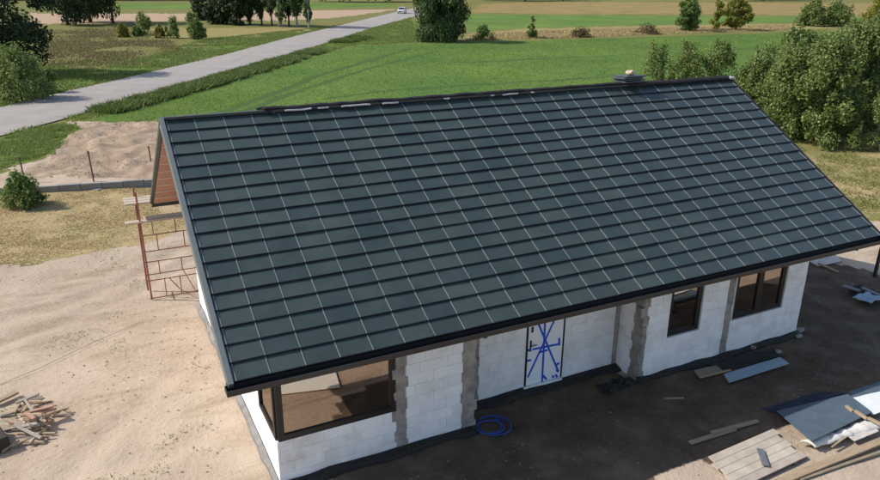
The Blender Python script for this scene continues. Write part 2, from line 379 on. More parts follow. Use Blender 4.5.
def course_blocks(parent, axis, face, sgn, spans):
    """blocks laid in running bond; axis 0: wall along X with face at y=face, sgn the outward sign"""
    for c in range(10):
        z0, z1 = c*.24+.0015, c*.24+.2385
        for s0, s1 in spans(c):
            x = s0; first = .6 if c % 2 == 0 else .3
            off = (.17 if c % 3 == 2 else 0)
            ends = [s0]; e = s0+max(.2, first-off)
            while e < s1-.12: ends.append(e); e += .6
            ends.append(s1)
            for e0, e1 in zip(ends[:-1], ends[1:]):
                j = random.uniform(-.003, .003)
                lo, hi = sorted((face+sgn*j, face-sgn*.12))
                if axis == 0: block(parent, (e0+.0015, lo, z0), (e1-.0015, hi, z1))
                else: block(parent, (lo, e0+.0015, z0), (hi, e1-.0015, z1))
# front wall, outer faces left and right of the porch recess
def spans_front(c):
    w = c < 4
    s = [(XL, 3.20)] if w else []
    s += [(3.42, 4.68), (9.50, 10.2 if not w else 12.07)]
    if not w: s += [(11.24, 12.07)]
    s += [(12.28, XR)] if w else [(14.15, XR)]
    return s
def backing_x(b, x0, x1, z0, z1, y): b.box((x0, y+.014, z0), (x1, y+TH, z1))
for lo_, hi_ in ((0, 5), (9, 20)):
    b = B()
    for (x0, x1, z0, z1) in [(XL+.01, XD0, 0, SILL-.006), (3.19, XD0, SILL-.006, WALLTOP), (XL+.01, 3.19, WTOP, WALLTOP), (XD1, XR-.01, 0, SILL-.006), (XD1, 10.2, SILL-.006, WALLTOP), (11.24, 12.35, SILL-.006, WALLTOP), (14.15, XR-.01, SILL-.006, WALLTOP), (10.2, 11.24, WTOP, WALLTOP), (12.35, 14.15, WTOP, WALLTOP)]:
        if lo_ < x0 < hi_: backing_x(b, x0, x1, z0, z1, YF)
    fw = b.build('front_wall', m_mortar, house); course_blocks(fw, 0, YF, -1, lambda c: [q for q in spans_front(c) if lo_ < q[0] < hi_])

b = B(); backing_x(b, XD0-.1, 6.74, 0, WALLTOP, YD); backing_x(b, 7.78, XD1+.1, 0, WALLTOP, YD); backing_x(b, 6.74, 7.78, 2.15, WALLTOP, YD)
pw = b.build('porch_wall', m_mortar, house); course_blocks(pw, 0, YD, -1, lambda c: [(5.5, 6.73), (7.79, XD1-.13)])
b = B(); b.box((XD1+.014, YF+.255, 0), (XD1+.24, YD+.01, WALLTOP)); b.box((XD0-.24, YF+.255, 0), (XD0-.014, YD+.01, WALLTOP))
rw = b.build('porch_side_wall', m_mortar, house); course_blocks(rw, 1, XD1, -1, lambda c: [(YF+.28, YD-.004)]); 
# left gable wall (block courses), its glazed corner at the front
b = B()
for (y0, y1, z0, z1) in [(YF+.26, -3.06, 0, SILL-.006), (-3.06, YB-.01, 0, WALLTOP), (YF+.26, -3.06, WTOP, WALLTOP)]: b.box((XL+.014, y0, z0), (XL+TH, y1, z1))
b.prism([(YB-.01, WALLTOP), (YF+.01, WALLTOP), (0, WALLTOP+(YB)*math.tan(SL))], 0, XL+.01, XL+TH)
lw = b.build('left_gable_wall', m_mortar, house)
course_blocks(lw, 1, XL, -1, lambda c: ([(YF+.125, -3.06)] if c < 4 else [])+[(-3.06, 2.9)])
b = B(); b.box((XL-.002, 2.9, 0), (XL+.2, YB, 2.4)); b.build('rear_corner_render', M('white_render', (.72, .71, .70), .9, .06, 3), lw)
b = B(); b.prism([(YB-.01, WALLTOP), (YF+.01, WALLTOP), (0, WALLTOP+YB*math.tan(SL))], 0, XR-TH, XR-.01); b.box((XR-TH, YF+.26, 0), (XR-.002, YB-.01, WALLTOP))
b.build('right_gable_wall', MATS['white_render'], house)
b = B(); b.box((XL+TH, YB-TH, 0), (XR-TH, YB-.01, WALLTOP)); b.build('rear_wall', MATS['white_render'], house)
b = B()
for (x0, x1) in ((XL, XD0), (XD1, XR)): b.box((x0-.001, YF-.001, WTOP), (x1+.001, YF+.1, WALLTOP-.002))
b.box((XD0, YD-.001, WTOP), (XD1, YD+.1, WALLTOP-.002)); b.box((XL-.001, YF+.1, WTOP), (XL+.1, YB, WALLTOP-.002))
b.build('ring_beam', m_ringbeam, house)
b = B(); b.box((XL+TH, YD+TH, .02), (XR-TH, YB-TH, .1)); b.box((XL+TH, YF+TH, .02), (XD0-.24, YD+TH, .1)); b.box((XD1+.24, YF+TH, .02), (XR-TH, YD+TH, .1)); b.build('floor_slab', m_slab, house)
b = B(); b.box((XL+.1, YF+.1, WALLTOP-.001), (XR-.1, YB-.1, WALLTOP+.06)); b.build('ceiling', m_plaster, house)
b = B()
for x in (4.73, 9.41): b.box((x, YD+TH, .1), (x+.2, YB-TH, WALLTOP-.01))
b.box((4.95, -.6, .1), (9.4, -.4, WALLTOP-.01)); b.box((XL+TH, 1.0, .1), (4.72, 1.2, WALLTOP-.01)); b.box((9.62, .2, .1), (XR-TH, .4, WALLTOP-.01)); b.box((11.6, YF+TH, .1), (11.75, .19, WALLTOP-.01))
b.build('partition_wall', m_plaster, house)
# cast concrete tie columns with ragged, toothed edges
def pillar(x0, x1, y, z1=WALLTOP, tooth=.05, proud=.006, axis=0, name='concrete_column'):
    L, Rr = [], []; z = 0.
    while z < z1:
        t = tooth if int(z/.24+.5) % 2 else 0; tl, tr2 = t*random.uniform(.5, 1.4), (tooth-t)*random.uniform(.4, 1.2)
        for k in (.02, .3, .55, .8, .97):
            zz = min(z+k*.24, z1)
            L.append((x0-tl+random.uniform(-.008, .008), zz)); Rr.append((x1+tr2+random.uniform(-.008, .008), zz))
        z += .24
    L.append((x0, z1)); Rr.append((x1, z1))
    b = B(); pro = proud+.003
    v = []; f = []
    n = len(L)
    for (a, q) in zip(L, Rr):
        j = random.uniform(-.004, .006)
        for xx in (a[0], (a[0]+q[0])/2, q[0]): v.append((xx, y-pro-j, a[1]) if axis == 0 else (y-pro-j, xx, a[1]))
        for xx in (a[0], q[0]): v.append((xx, y+.1, a[1]) if axis == 0 else (y+.1, xx, a[1]))
    for i in range(n-1):
        o, p = i*5, (i+1)*5
        f += [(o, o+1, p+1, p), (o+1, o+2, p+2, p+1), (o+3, o, p, p+3), (o+2, o+4, p+4, p+2)]
    b.add(v, f); return b.build(name, m_conc, house)
pillar(3.21, 3.39, YF, tooth=.075); pillar(4.70, 4.955, YF, tooth=.06); pillar(9.405, 9.5, YF, tooth=.07); pillar(12.08, 12.26, YF, tooth=.03)
pillar(5.02, 5.50, YD, tooth=.02); pillar(YF+.02, YF+.27, XD1, axis=1, tooth=.05); pillar(XD1-.12, XD1-.004, YD, tooth=.03)
b = B(); b.box((XD0-.15, YF+.004, 0), (XD0+.004, YF+.25, WALLTOP-.01)); b.build('concrete_column', m_conc, house)
# openings: frames and bronze reflective panes
def glass_material():
    mt, nt, bs = nodes('bronze_reflective_glass'); nt.nodes.remove(bs)
    g = nt.nodes.new('ShaderNodeBsdfGlossy'); g.inputs['Color'].default_value = (.66, .56, .48, 1); g.inputs['Roughness'].default_value = .015
    t = nt.nodes.new('ShaderNodeBsdfTransparent'); t.inputs['Color'].default_value = (.45, .40, .36, 1)
    mx = nt.nodes.new('ShaderNodeMixShader'); mx.inputs[0].default_value = .55
    nt.links.new(t.outputs[0], mx.inputs[1]); nt.links.new(g.outputs[0], mx.inputs[2]); nt.links.new(mx.outputs[0], nt.nodes['Material Output'].inputs['Surface']); return mt
m_glass = glass_material()
def window(axis, face, s0, s1, z0, z1, panes, fr=.085, inset=.03, sgn=1, glassname='pane'):
    """frame set into an opening; sgn=+1: interior lies towards +axis"""
    def bx(b, a0, a1, d0, d1, c0, c1):
        lo, hi = sorted((face+sgn*d0, face+sgn*d1))
        if axis == 0: b.box((a0, lo, c0), (a1, hi, c1))
        else: b.box((lo, a0, c0), (hi, a1, c1))
    b = B(); bx(b, s0, s1, inset, inset+.08, z0, z0+fr); bx(b, s0, s1, inset, inset+.08, z1-fr, z1)
    cuts = [s0]+[s0+(s1-s0)*k/panes for k in range(1, panes)]+[s1]
    bx(b, s0, s0+fr, inset, inset+.08, z0+fr, z1-fr); bx(b, s1-fr, s1, inset, inset+.08, z0+fr, z1-fr)
    for c in cuts[1:-1]: bx(b, c-fr*.75, c+fr*.75, inset-.004, inset+.084, z0+fr, z1-fr)
    w = b.build('window', m_frame, house)
    for k in range(panes):
        g = B(); bx(g, cuts[k]+fr*.7, cuts[k+1]-fr*.7, inset+.035, inset+.05, z0+fr*.8, z1-fr*.8); g.build(glassname, m_glass, w)
    return w
w = window(0, YF, XL+.03, 3.19, SILL+.004, WTOP-.004, 1, fr=.12, inset=-.01); w['label'] = 'wide corner window beside the left end of the house'
window(1, XL, YF+.075, -3.07, SILL+.004, WTOP-.004, 1, fr=.10, inset=-.01)
window(0, YF, 10.205, 11.235, SILL+.004, WTOP-.004, 1, fr=.12, inset=.05); window(0, YF, 12.355, 14.145, SILL+.004, WTOP-.004, 2, fr=.12, inset=.05)
# front door with a star of blue tape
m_white = M('door_white', (.88, .89, .90), .45, .05, 4); m_tape = M('blue_tape', (.012, .085, .60), .5, .25, 20)
DY = YD+.02
b = B(); b.cbox((6.78, DY-.03, .14), (7.74, DY+.03, 2.12), .006); door = b.build('door', m_white, house)
b = B(); b.box((6.742, DY-.034, .06), (6.775, DY+.05, 2.14)); b.box((7.745, DY-.034, .06), (7.778, DY+.05, 2.14)); b.box((6.775, DY-.034, 2.125), (7.745, DY+.05, 2.148)); b.build('frame', m_frame, door)
b = B(); b.box((6.70, DY-.09, .03), (7.76, DY+.05, .13)); b.build('threshold', m_white, door)
def zp(x, y): p = PY(510+x/5.333, 310+y/5.333, DY-.035); return p
b = B(); p = zp(105, 190); b.box((6.83, DY-.045, p[2]-.16), (6.87, DY-.03, p[2]+.12)); b.tube([(6.85, DY-.04, p[2]), (6.85, DY-.085, p[2]), (6.98, DY-.085, p[2])], .012, 6); b.build('handle', m_frame, door)
b = B(); p = zp(112, 107); b.box((6.85, DY-.042, p[2]-.07), (6.90, DY-.03, p[2]+.07)); b.build('lock', m_frame, door)
def tape(p0, p1, w=.05, k=0):
    a, c = zp(*p0), zp(*p1); d = c-a; d /= np.linalg.norm(d); n_ = np.array([-d[2], 0, d[0]])*w/2; y = DY-.0335-.0012*k
    b = B(); b.add([(*(a+n_)[[0]], y, (a+n_)[2]), (*(c+n_)[[0]], y, (c+n_)[2]), (*(c-n_)[[0]], y, (c-n_)[2]), (*(a-n_)[[0]], y, (a-n_)[2]),
                    (*(a+n_)[[0]], DY-.0302, (a+n_)[2]), (*(c+n_)[[0]], DY-.0302, (c+n_)[2]), (*(c-n_)[[0]], DY-.0302, (c-n_)[2]), (*(a-n_)[[0]], DY-.0302, (a-n_)[2])], [(0, 1, 2, 3), (7, 6, 5, 4), (0, 4, 5, 1), (1, 5, 6, 2), (2, 6, 7, 3), (3, 7, 4, 0)])
    b.build('tape', m_tape, door)
for k, (a, c) in enumerate([((130, 20), (258, 328)), ((258, 10), (95, 360)), ((190, 15), (171, 390)), ((120, 211), (265, 181)), ((262, 150), (264, 190)), ((155, 226), (200, 214)), ((92, 272), (112, 267)), ((176, 350), (195, 370)), ((225, 352), (233, 360)), ((242, 345), (252, 358)), ((248, 290), (262, 284)), ((95, 217), (112, 208)), ((248, 318), (256, 330))]): tape(a, c, k=k)
# black sheeting at the foot of the walls
def membrane(pts, out, name, mat, zt=.13, wid=.32):
    v, f = [], []; n = 0
    L = []
    for (a, c) in zip(pts[:-1], pts[1:]):
        a, c = np.array(a), np.array(c); k = max(2, int(np.linalg.norm(c-a)/.12)); L += [a*(1-t)+c*t for t in np.arange(k)/k]
    L.append(np.array(pts[-1])); o = np.array(out)
    for i, p in enumerate(L):
        h = zt*(.75+.6*vnoise(p[0], p[1], .5, 31)); ww = wid*(.5+1.1*vnoise(p[0], p[1], .45, 32))
        q = [p+o*.012, p+o*.03, p+o*(.05+.25*ww), p+o*(.05+.6*ww), p+o*(.05+ww)]
        zz = [h, h*.95, h*.45+.03, .05+.05*vnoise(p[0], p[1], .2, 33), .012]
        v += [(a[0], a[1], z) for a, z in zip(q, zz)]
    for i in range(len(L)-1):
        for j in range(4): f.append((i*5+j, i*5+j+1, (i+1)*5+j+1, (i+1)*5+j))
    o_ = link(name, fixn(mesh(name, v, f, mat, True)), house); md = o_.modifiers.new('thickness', 'SOLIDIFY'); md.thickness = .006; return o_
membrane([(XL-.03, YF), (XD0+.05, YF)], (0, -1), 'foundation_membrane', m_black, .10, .13)
membrane([(XD0, YD), (XD1, YD)], (0, -1), 'foundation_membrane', m_black, .10, .17)
membrane([(XD1-.05, YF), (XR+.05, YF)], (0, -1), 'foundation_membrane', m_black, .10, .13)
membrane([(XL, YF), (XL, YB)], (-1, 0), 'foundation_membrane', M('grey_membrane', (.20, .19, .18), .8, .3, 5), .10, .06)

# ------------------------------------------------------------ roof
roof = empty('roof', (0, 0, ZR)); roof.parent = house
m_tile, nt, bs = nodes('roof_panel_dark_glass')
oi = nt.nodes.new('ShaderNodeObjectInfo')
c = ramp(nt, tnoise(nt, .9, 6, .65, coord='World'), [(.3, (.033, .048, .045)), (.7, (.050, .068, .063))])
c = mixc(nt, 1.0, c, ramp(nt, oi.outputs['Random'], [(0, (.80, .83, .86)), (1, (1.16, 1.13, 1.08))]), 'MULTIPLY')
nt.links.new(c, bs.inputs['Base Color'])
nt.links.new(ramp(nt, tnoise(nt, 1.8, 6, .7, coord='World'), [(.3, (.24,)*3), (.75, (.46,)*3)]), bs.inputs['Roughness'])
bs.inputs['Specular IOR Level'].default_value = .6
m_seam = M('seam_light_metal', (.165, .185, .18), .45, .15, 6, spec=.6)
m_verge = M('verge_blue_grey', (.14, .155, .155), .5, .12, 3, spec=.5)
m_dark = M('dark_trim', (.012, .013, .016), .5, .3, 6)
m_gut = M('gutter_dark_brown', (.026, .022, .019), .5, .15, 4)
def rp(x, s, n): return (x, -s*SC+n*-SS*1.0, -s*SS+n*SC)       # roof coordinates: x along ridge, s down the front slope, n out of it
# normal of the front slope is (0, -sin, cos)
ST = .038
def tile_mesh():
    b = B(); w0, w1 = .003, RW-.003; e = RH+.012; tr_ = .016
    q = [(w0, 0, .004), (w1, 0, .004), (w1, e-tr_, ST-.001), (w0, e-tr_, ST-.001), (w1, e, ST), (w0, e, ST), (w0, 0, -.004), (w1, 0, -.004), (w1, e, .001), (w0, e, .001)]
    b.add([rp(*p) for p in q], [(0, 1, 2, 3), (3, 2, 4, 5), (5, 4, 8, 9), (9, 8, 7, 6), (0, 6, 7, 1), (1, 7, 8, 4, 2), (6, 0, 3, 5, 9)]); return b
tb = tile_mesh(); tme = mesh('tile', tb.v, tb.f, m_tile); tme.materials.append(m_dark)
for k_ in (1, 2): tme.polygons[k_].material_index = 1  # riser and lower lip coloured near black to carry the step shadow
fixn(tme)
cand = []
for j in range(NR):
    for i in range(NC):
        p = np.array(rp((i+.5)*RW, (j+.5)*RH, 0))+[0, 0, ZR]; cand.append((1/depth(p)**3*max(.01, float((CAM-p)@np.array([0, -SS, SC]))), i, j))
cand.sort(reverse=True); rest = B()
for k, (_, i, j) in enumerate(cand):
    off = np.array(rp(i*RW, j*RH, 0)); jit = random.uniform(-.003, .003)
    if k < 300:
        o = link('tile', tme, roof); o.location = off+np.array(rp(0, 0, jit)); o.rotation_euler = (random.uniform(-.009, .009), random.uniform(-.007, .007), 0)
    else: rest.add([tuple(np.array(v)+off+np.array(rp(0, 0, jit))) for v in tb.v], tb.f)
rme = mesh('tile_field', rest.v, rest.f, m_tile); rme.materials.append(m_dark)
for k_ in range(0, len(rest.f), 7): rme.polygons[k_+1].material_index = 1; rme.polygons[k_+2].material_index = 1  # same shadow-dark risers and lips on the joined tiles
ro = link('tile_field', fixn(rme), roof); tag(ro, kind='stuff')
# upright light metal seams following the stepped rows
sb = B()
for j in range(NR):
    s0, s1 = j*RH+.0, (j+1)*RH+.004; hw, hh = .008, .009
    q = [(-hw, s0, .003), (hw, s0, .003), (hw, s1, ST-.003), (-hw, s1, ST-.003), (-hw, s0, .005+hh), (hw, s0, .005+hh), (hw, s1, ST+hh), (-hw, s1, ST+hh)]
    sb.add([rp(*p) for p in q], [(0, 1, 2, 3), (7, 6, 5, 4), (0, 4, 5, 1), (1, 5, 6, 2), (2, 6, 7, 3), (3, 7, 4, 0)])
sme = fixn(mesh('seam', sb.v, sb.f, m_seam))
for i in range(NC+1):
    o = link('seam', sme, roof); o.location = (i*RW+(.05 if i == 0 else -.02 if i == NC else 0), 0, 0)
# decks under the panels, front and rear
LX = NC*RW
def slab(x0, x1, s0, s1, n0, n1, rear=False):
    q = [rp(x, s, n) for n in (n0, n1) for (x, s) in ((x0, s0), (x1, s0), (x1, s1), (x0, s1))]
    if rear: q = [(x, -y, z) for x, y, z in q]
    return B().add(q, [(3, 2, 1, 0), (4, 5, 6, 7), (0, 1, 5, 4), (1, 2, 6, 5), (2, 3, 7, 6), (3, 0, 4, 7)])
SE = NR*RH
slab(-.02, LX+.02, -.08, SE, -.05, -.006).build('roof_deck', m_dark, roof)
b = slab(-.02, LX+.02, .02, SE, -.05, .02, True)
for j in range(NR): q = slab(0, LX, j*RH, (j+1)*RH, .021, .045, True); b.add(q.v, q.f)
b.build('rear_roof_face', m_tile, roof)
slab(-.005, LX+.005, -.09, -.006, -.004, .03).build('top_course', m_tile, roof)
# terracotta boards under the left gable overhang, pale battens between them
m_soffit = M('terracotta_board', (.46, .23, .155), .8, .18, 2.5, .2, objvar=.15, stretch=(1, 6, 6)); m_batten = M('pale_batten', (.62, .50, .40), .8, .15, 4)
for rear in (False, True):
    n_ = 10
    for k in range(n_):
        s0, s1 = .1+k*(SE-.2)/n_, .1+(k+1)*(SE-.2)/n_
        slab(.0, XL+.2, s0+.02, s1-.02, -.105, -.055, rear).build('soffit_board', m_soffit, roof)
        if k: slab(.0, XL+.2, s0-.018, s0+.018, -.125, -.056, rear).build('soffit_batten', m_batten, roof)
b = slab(-.085, -.0, -.06, SE+.05, -.16, .06); b.build('verge_trim', m_verge, roof)
b = slab(-.085, -.0, .0, SE+.05, -.06, .04, True); b.build('verge_trim', M('verge_olive', (.055, .06, .05), .55, .12, 3), roof)
b = slab(LX+.0, LX+.08, -.06, SE+.05, -.16, .04); b.build('verge_trim', m_dark, roof)
b = slab(LX+.0, LX+.08, .0, SE+.05, -.16, .04, True); b.build('verge_trim', m_dark, roof)
for rear in (False, True): slab(LX-1.05, LX, .1, SE-.1, -.1, -.055, rear).build('soffit_board', m_soffit, roof)
# ridge: rolled black sheet, loose white foam strips, finished cap at the right end
def ridge_piece(name, mat, x0, x1, prof, jit=.012, step=.25):
    n = max(2, int((x1-x0)/step)); v, f = [], []; k = len(prof)
    for i in range(n+1):
        x = x0+(x1-x0)*i/n; jy, jz = random.uniform(-jit, jit), random.uniform(-jit, jit)
        v += [(x, py+jy, pz+jz) for py, pz in prof]
    for i in range(n):
        for j in range(k): f.append((i*k+j, i*k+(j+1) % k, (i+1)*k+(j+1) % k, (i+1)*k+j))
    f += [tuple(range(k)), tuple(n*k+j for j in range(k))]
    return link(name, fixn(mesh(name, v, f, mat)), roof)
def arc(cy, cz, ry, rz, n=8): return [(cy+ry*math.cos(2*math.pi*t/n), cz+rz*math.sin(2*math.pi*t/n)) for t in range(n)]
ridge_piece('ridge_roll', m_black, 2.05, 12.15, arc(.02, .105, .08, .038))
ridge_piece('ridge_lath', M('ridge_lath_grey', (.06, .065, .065), .7, .2, 6), .0, LX, [(-.05, .03), (.06, .03), (.06, .075), (-.05, .075)], .003)
m_foam = M('white_foam', (.50, .47, .47), .9, .15, 9)
for x0, x1 in ((2.5, 3.1), (3.25, 3.5), (3.8, 4.5), (4.8, 5.2), (6.4, 6.55), (7.7, 7.8), (8.05, 8.5), (8.9, 9.0)): ridge_piece('foam_strip', m_foam, x0, x1, [(-.10, .03), (-.05, .045), (-.05, .065), (-.10, .055)], .007, .09)
ridge_piece('ridge_cap', m_black, 12.15, LX-.1, [(-.12, .03), (.12, .03), (.10, .10), (-.02, .125), (-.10, .08)], .005)
b = B(); b.cbox((LX-.12, -.14, .02), (LX+.085, .06, .085), .02); b.build('ridge_end', m_foam, roof)
b = B(); b.add([(1.95, .02, .06), (2.10, -.06, .05), (2.28, -.14, .0), (2.22, -.03, .09), (2.05, .04, .14), (1.90, .05, .11), (2.15, .04, .14)], [(0, 1, 3), (1, 2, 3), (0, 3, 4), (0, 4, 5), (3, 6, 4)]); fl = b.build('loose_sheet', m_black, roof); fl.modifiers.new('t', 'SOLIDIFY').thickness = .012
# eaves: fascia, gutter, outlets
EY, EZ = -SE*SC, -SE*SS
b = B(); b.box((-.1, EY+.02, EZ-.16), (LX+.06, EY+.05, EZ-.01)); b.build('fascia', m_dark, roof)
b = B(); b.box((-.0, EY+.05, EZ-.16), (LX+.0, YF+.0, EZ-.135)); b.build('eaves_soffit', m_dark, roof)
gp = [(EY+.018, EZ-.035), (EY+.018, EZ-.13), (EY-.19, EZ-.13), (EY-.20, EZ-.03), (EY-.185, EZ-.03), (EY-.178, EZ-.118), (EY+.006, EZ-.118), (EY+.006, EZ-.035)]
b = B(); b.prism(gp, 0, -.13, LX+.09); g = b.build('gutter', m_gut, roof)
b = B(); b.box((-.125, EY-.177, EZ-.117), (LX+.085, EY+.005, EZ-.10)); b.build('gutter_liner', m_dark, g)
for x in (-.135, LX+.084): b = B(); b.box((x, EY-.195, EZ-.128), (x+.01, EY+.015, EZ-.032)); b.build('gutter_end', m_dark, g)
for x in (4.55, 15.05): b = B(); b.tube([(x, EY-.06, EZ-.125), (x, EY-.06, EZ-.21)], .045, 10); b.build('gutter_outlet', m_gut, g)
b = B(); b.box((-.05, -EY-.05, EZ-.16), (LX+.06, -EY-.02, EZ+.0)); b.build('fascia', m_dark, roof)


# things left on the ridge
p = np.array([12.3, .16, ZR+.07])
st = tag(empty('panel_stack', (12.05, .05, ZR+.12), R(2)), 'stack of spare grey roof panels lying across the ridge', 'panel stack')
for k, (dx, dy, rz) in enumerate([(0, 0, .02), (.06, .05, -.06), (-.02, .03, .05), (.04, -.02, 0.)]):
    b = B(); b.cbox((-.22, -.26, .0), (.48, .26, .04), .006); o = b.build('panel', M('stacked_panel', (.06, .075, .09), .5, .25, 4, objvar=.3), st); o.location = (dx, dy, k*.05); o.rotation_euler = (R(-3), R(1), rz)
b = B(); v = []
import bmesh
def lump(name, mat, r, seed, parent=None, loc=(0, 0, 0), sq=(1, 1, 1), rough=.25, sub=2):
    bm = bmesh.new(); bmesh.ops.create_icosphere(bm, subdivisions=sub, radius=1); rr = np.random.default_rng(seed)
    for q in bm.verts:
        k = 1+rr.uniform(-rough, rough); q.co = Vector((q.co.x*r*sq[0]*k, q.co.y*r*sq[1]*k, q.co.z*r*sq[2]*k))
    me = bpy.data.meshes.new(name); bm.to_mesh(me); bm.free(); me.materials.append(mat); o = link(name, me, parent); o.location = loc; return o
o = lump('rag_bundle', M('tan_cloth', (.52, .40, .28), .9, .2, 8), .12, 3, loc=(12.22, .05, ZR+.37), sq=(1.2, .9, .6)); tag(o, 'small tan cloth bundle lying on the panel stack at the ridge', 'bundle')

# ============================================================ SCAFFOLD behind the left gable
m_red = M('scaffold_red_paint', (.27, .085, .06), .6, .35, 9, .2); m_plank = M('pale_plank', (.46, .37, .28), .85, .2, 3, .3, stretch=(1, 8, 8))
sx, sy = -.39, 5.45
sc = tag(empty('scaffold', (sx, sy, 0)), 'rusty red tube scaffold standing under the left rear eave', 'scaffold')
def pole(a, c, r=.022, name='tube'):
    b = B(); b.tube([a, c], r, 8); return b.build(name, m_red, sc)
zl = [z_at(sx, sy, v) for v in (298.5, 281, 275, 262.5, 252, 236, 222, 204)]
W2 = 2.4
for (x, y, t) in ((0, 0, zl[7]+.35), (W2, 0, zl[7]+.3), (0, .75, zl[7]+.3), (W2, .75, zl[7]+.3)): pole((x-.03*(y > 0), y, 0), (x-.04, y, t), .026, 'standard')
for k, z in enumerate(zl[:6]): pole((-.05, 0, z), (W2+.05, 0, z), .016, 'ledger')
for z in (zl[1], zl[4], zl[6]-.05): pole((0, 0, z), (0, .75, z), .018, 'transom'); pole((W2, 0, z), (W2, .75, z), .018, 'transom')
for (x, a, c) in ((.42, 0, 1), (.85, 0, 1), (.32, 2, 3), (.95, 2, 3), (.36, 4, 5), (1.1, 4, 5), (.28, 5, 6), (.9, 5, 6), (1.6, 0, 1), (1.7, 2, 3)): pole((x, 0, zl[a]), (x, 0, zl[c]), .014, 'brace')
pole((.55, 0, zl[1]), (.85, .4, .02), .014, 'diagonal_brace'); pole((1.0, .72, zl[1]), (1.25, .1, .02), .014, 'diagonal_brace')
for k in range(3):
    b = B(); b.cbox((-.35, .02+k*.25, zl[7]-.02), (W2+.3, .24+k*.25, zl[7]+.025), .005); b.build('plank', m_plank, sc)
b = B(); b.cbox((-.42, -.06, zl[6]-.02), (W2+.2, .18, zl[6]+.02), .005); b.build('plank', m_plank, sc)
b = B(); b.cbox((.1, .2, zl[6]-.015), (W2+.2, .42, zl[6]+.025), .005); b.build('plank', m_plank, sc)

# ============================================================ VEGETATION
def leaf_quads(cent, rad, n, size, squash=.85, shell=.45, up=.25, aspect=.6, droop=0.):
    cent = np.array(cent); rad = np.array(rad); w = rad**2; idx = rng.choice(len(rad), n, p=w/w.sum())
    d = rng.normal(size=(n, 3)); d /= np.linalg.norm(d, axis=1)[:, None]
    r = rad[idx]*(rng.random(n)**shell)
    p = cent[idx]+d*r[:, None]*np.array([1, 1, squash]); p[:, 2] -= droop*rng.random(n)*rad[idx]
    nr = d*.7+rng.normal(size=(n, 3))*.6+np.array([0, 0, up]); nr /= np.linalg.norm(nr, axis=1)[:, None]
    t = np.cross(nr, rng.normal(size=(n, 3))); t /= np.linalg.norm(t, axis=1)[:, None]; bt = np.cross(nr, t)
    if droop: t = t*.5+np.array([0, 0, -1.]); t /= np.linalg.norm(t, axis=1)[:, None]
    s = size*(.55+.9*rng.random(n))[:, None]
    v = np.stack([p-t*s*.5, p+bt*s*aspect*.5+nr*s*.08, p+t*s*.5, p-bt*s*aspect*.5+nr*s*.08], 1).reshape(-1, 3)
    v[:, 2] = np.maximum(v[:, 2], .02)
    return v, np.arange(n*4).reshape(n, 4)
m_bark = M('bark', (.07, .055, .042), .95, .4, 7, .6, stretch=(4, 4, 1)); m_birch = M('birch_bark', (.40, .38, .35), .9, .5, 5, .3, c2=(.5, .48, .45), stretch=(1, 1, 3))
m_leaf = {
 'willow': leafmat('leaf_willow', (.060, .10, .024), (.16, .215, .055), (.35, .40, .135)),
 'dark': leafmat('leaf_dark', (.012, .024, .009), (.032, .055, .017), (.075, .105, .035), .22),
 'tall': leafmat('leaf_tall', (.028, .058, .018), (.07, .12, .034), (.17, .21, .085), .25),
 'light': leafmat('leaf_light', (.10, .15, .035), (.20, .26, .07), (.34, .38, .16)),
 'bush': leafmat('leaf_bush', (.05, .09, .02), (.125, .20, .045), (.25, .32, .09)),
 'yellow': leafmat('leaf_yellow', (.10, .11, .018), (.22, .22, .035), (.36, .33, .06)),
 'red': leafmat('leaf_russet', (.10, .075, .03), (.17, .13, .06), (.25, .2, .09)),
}
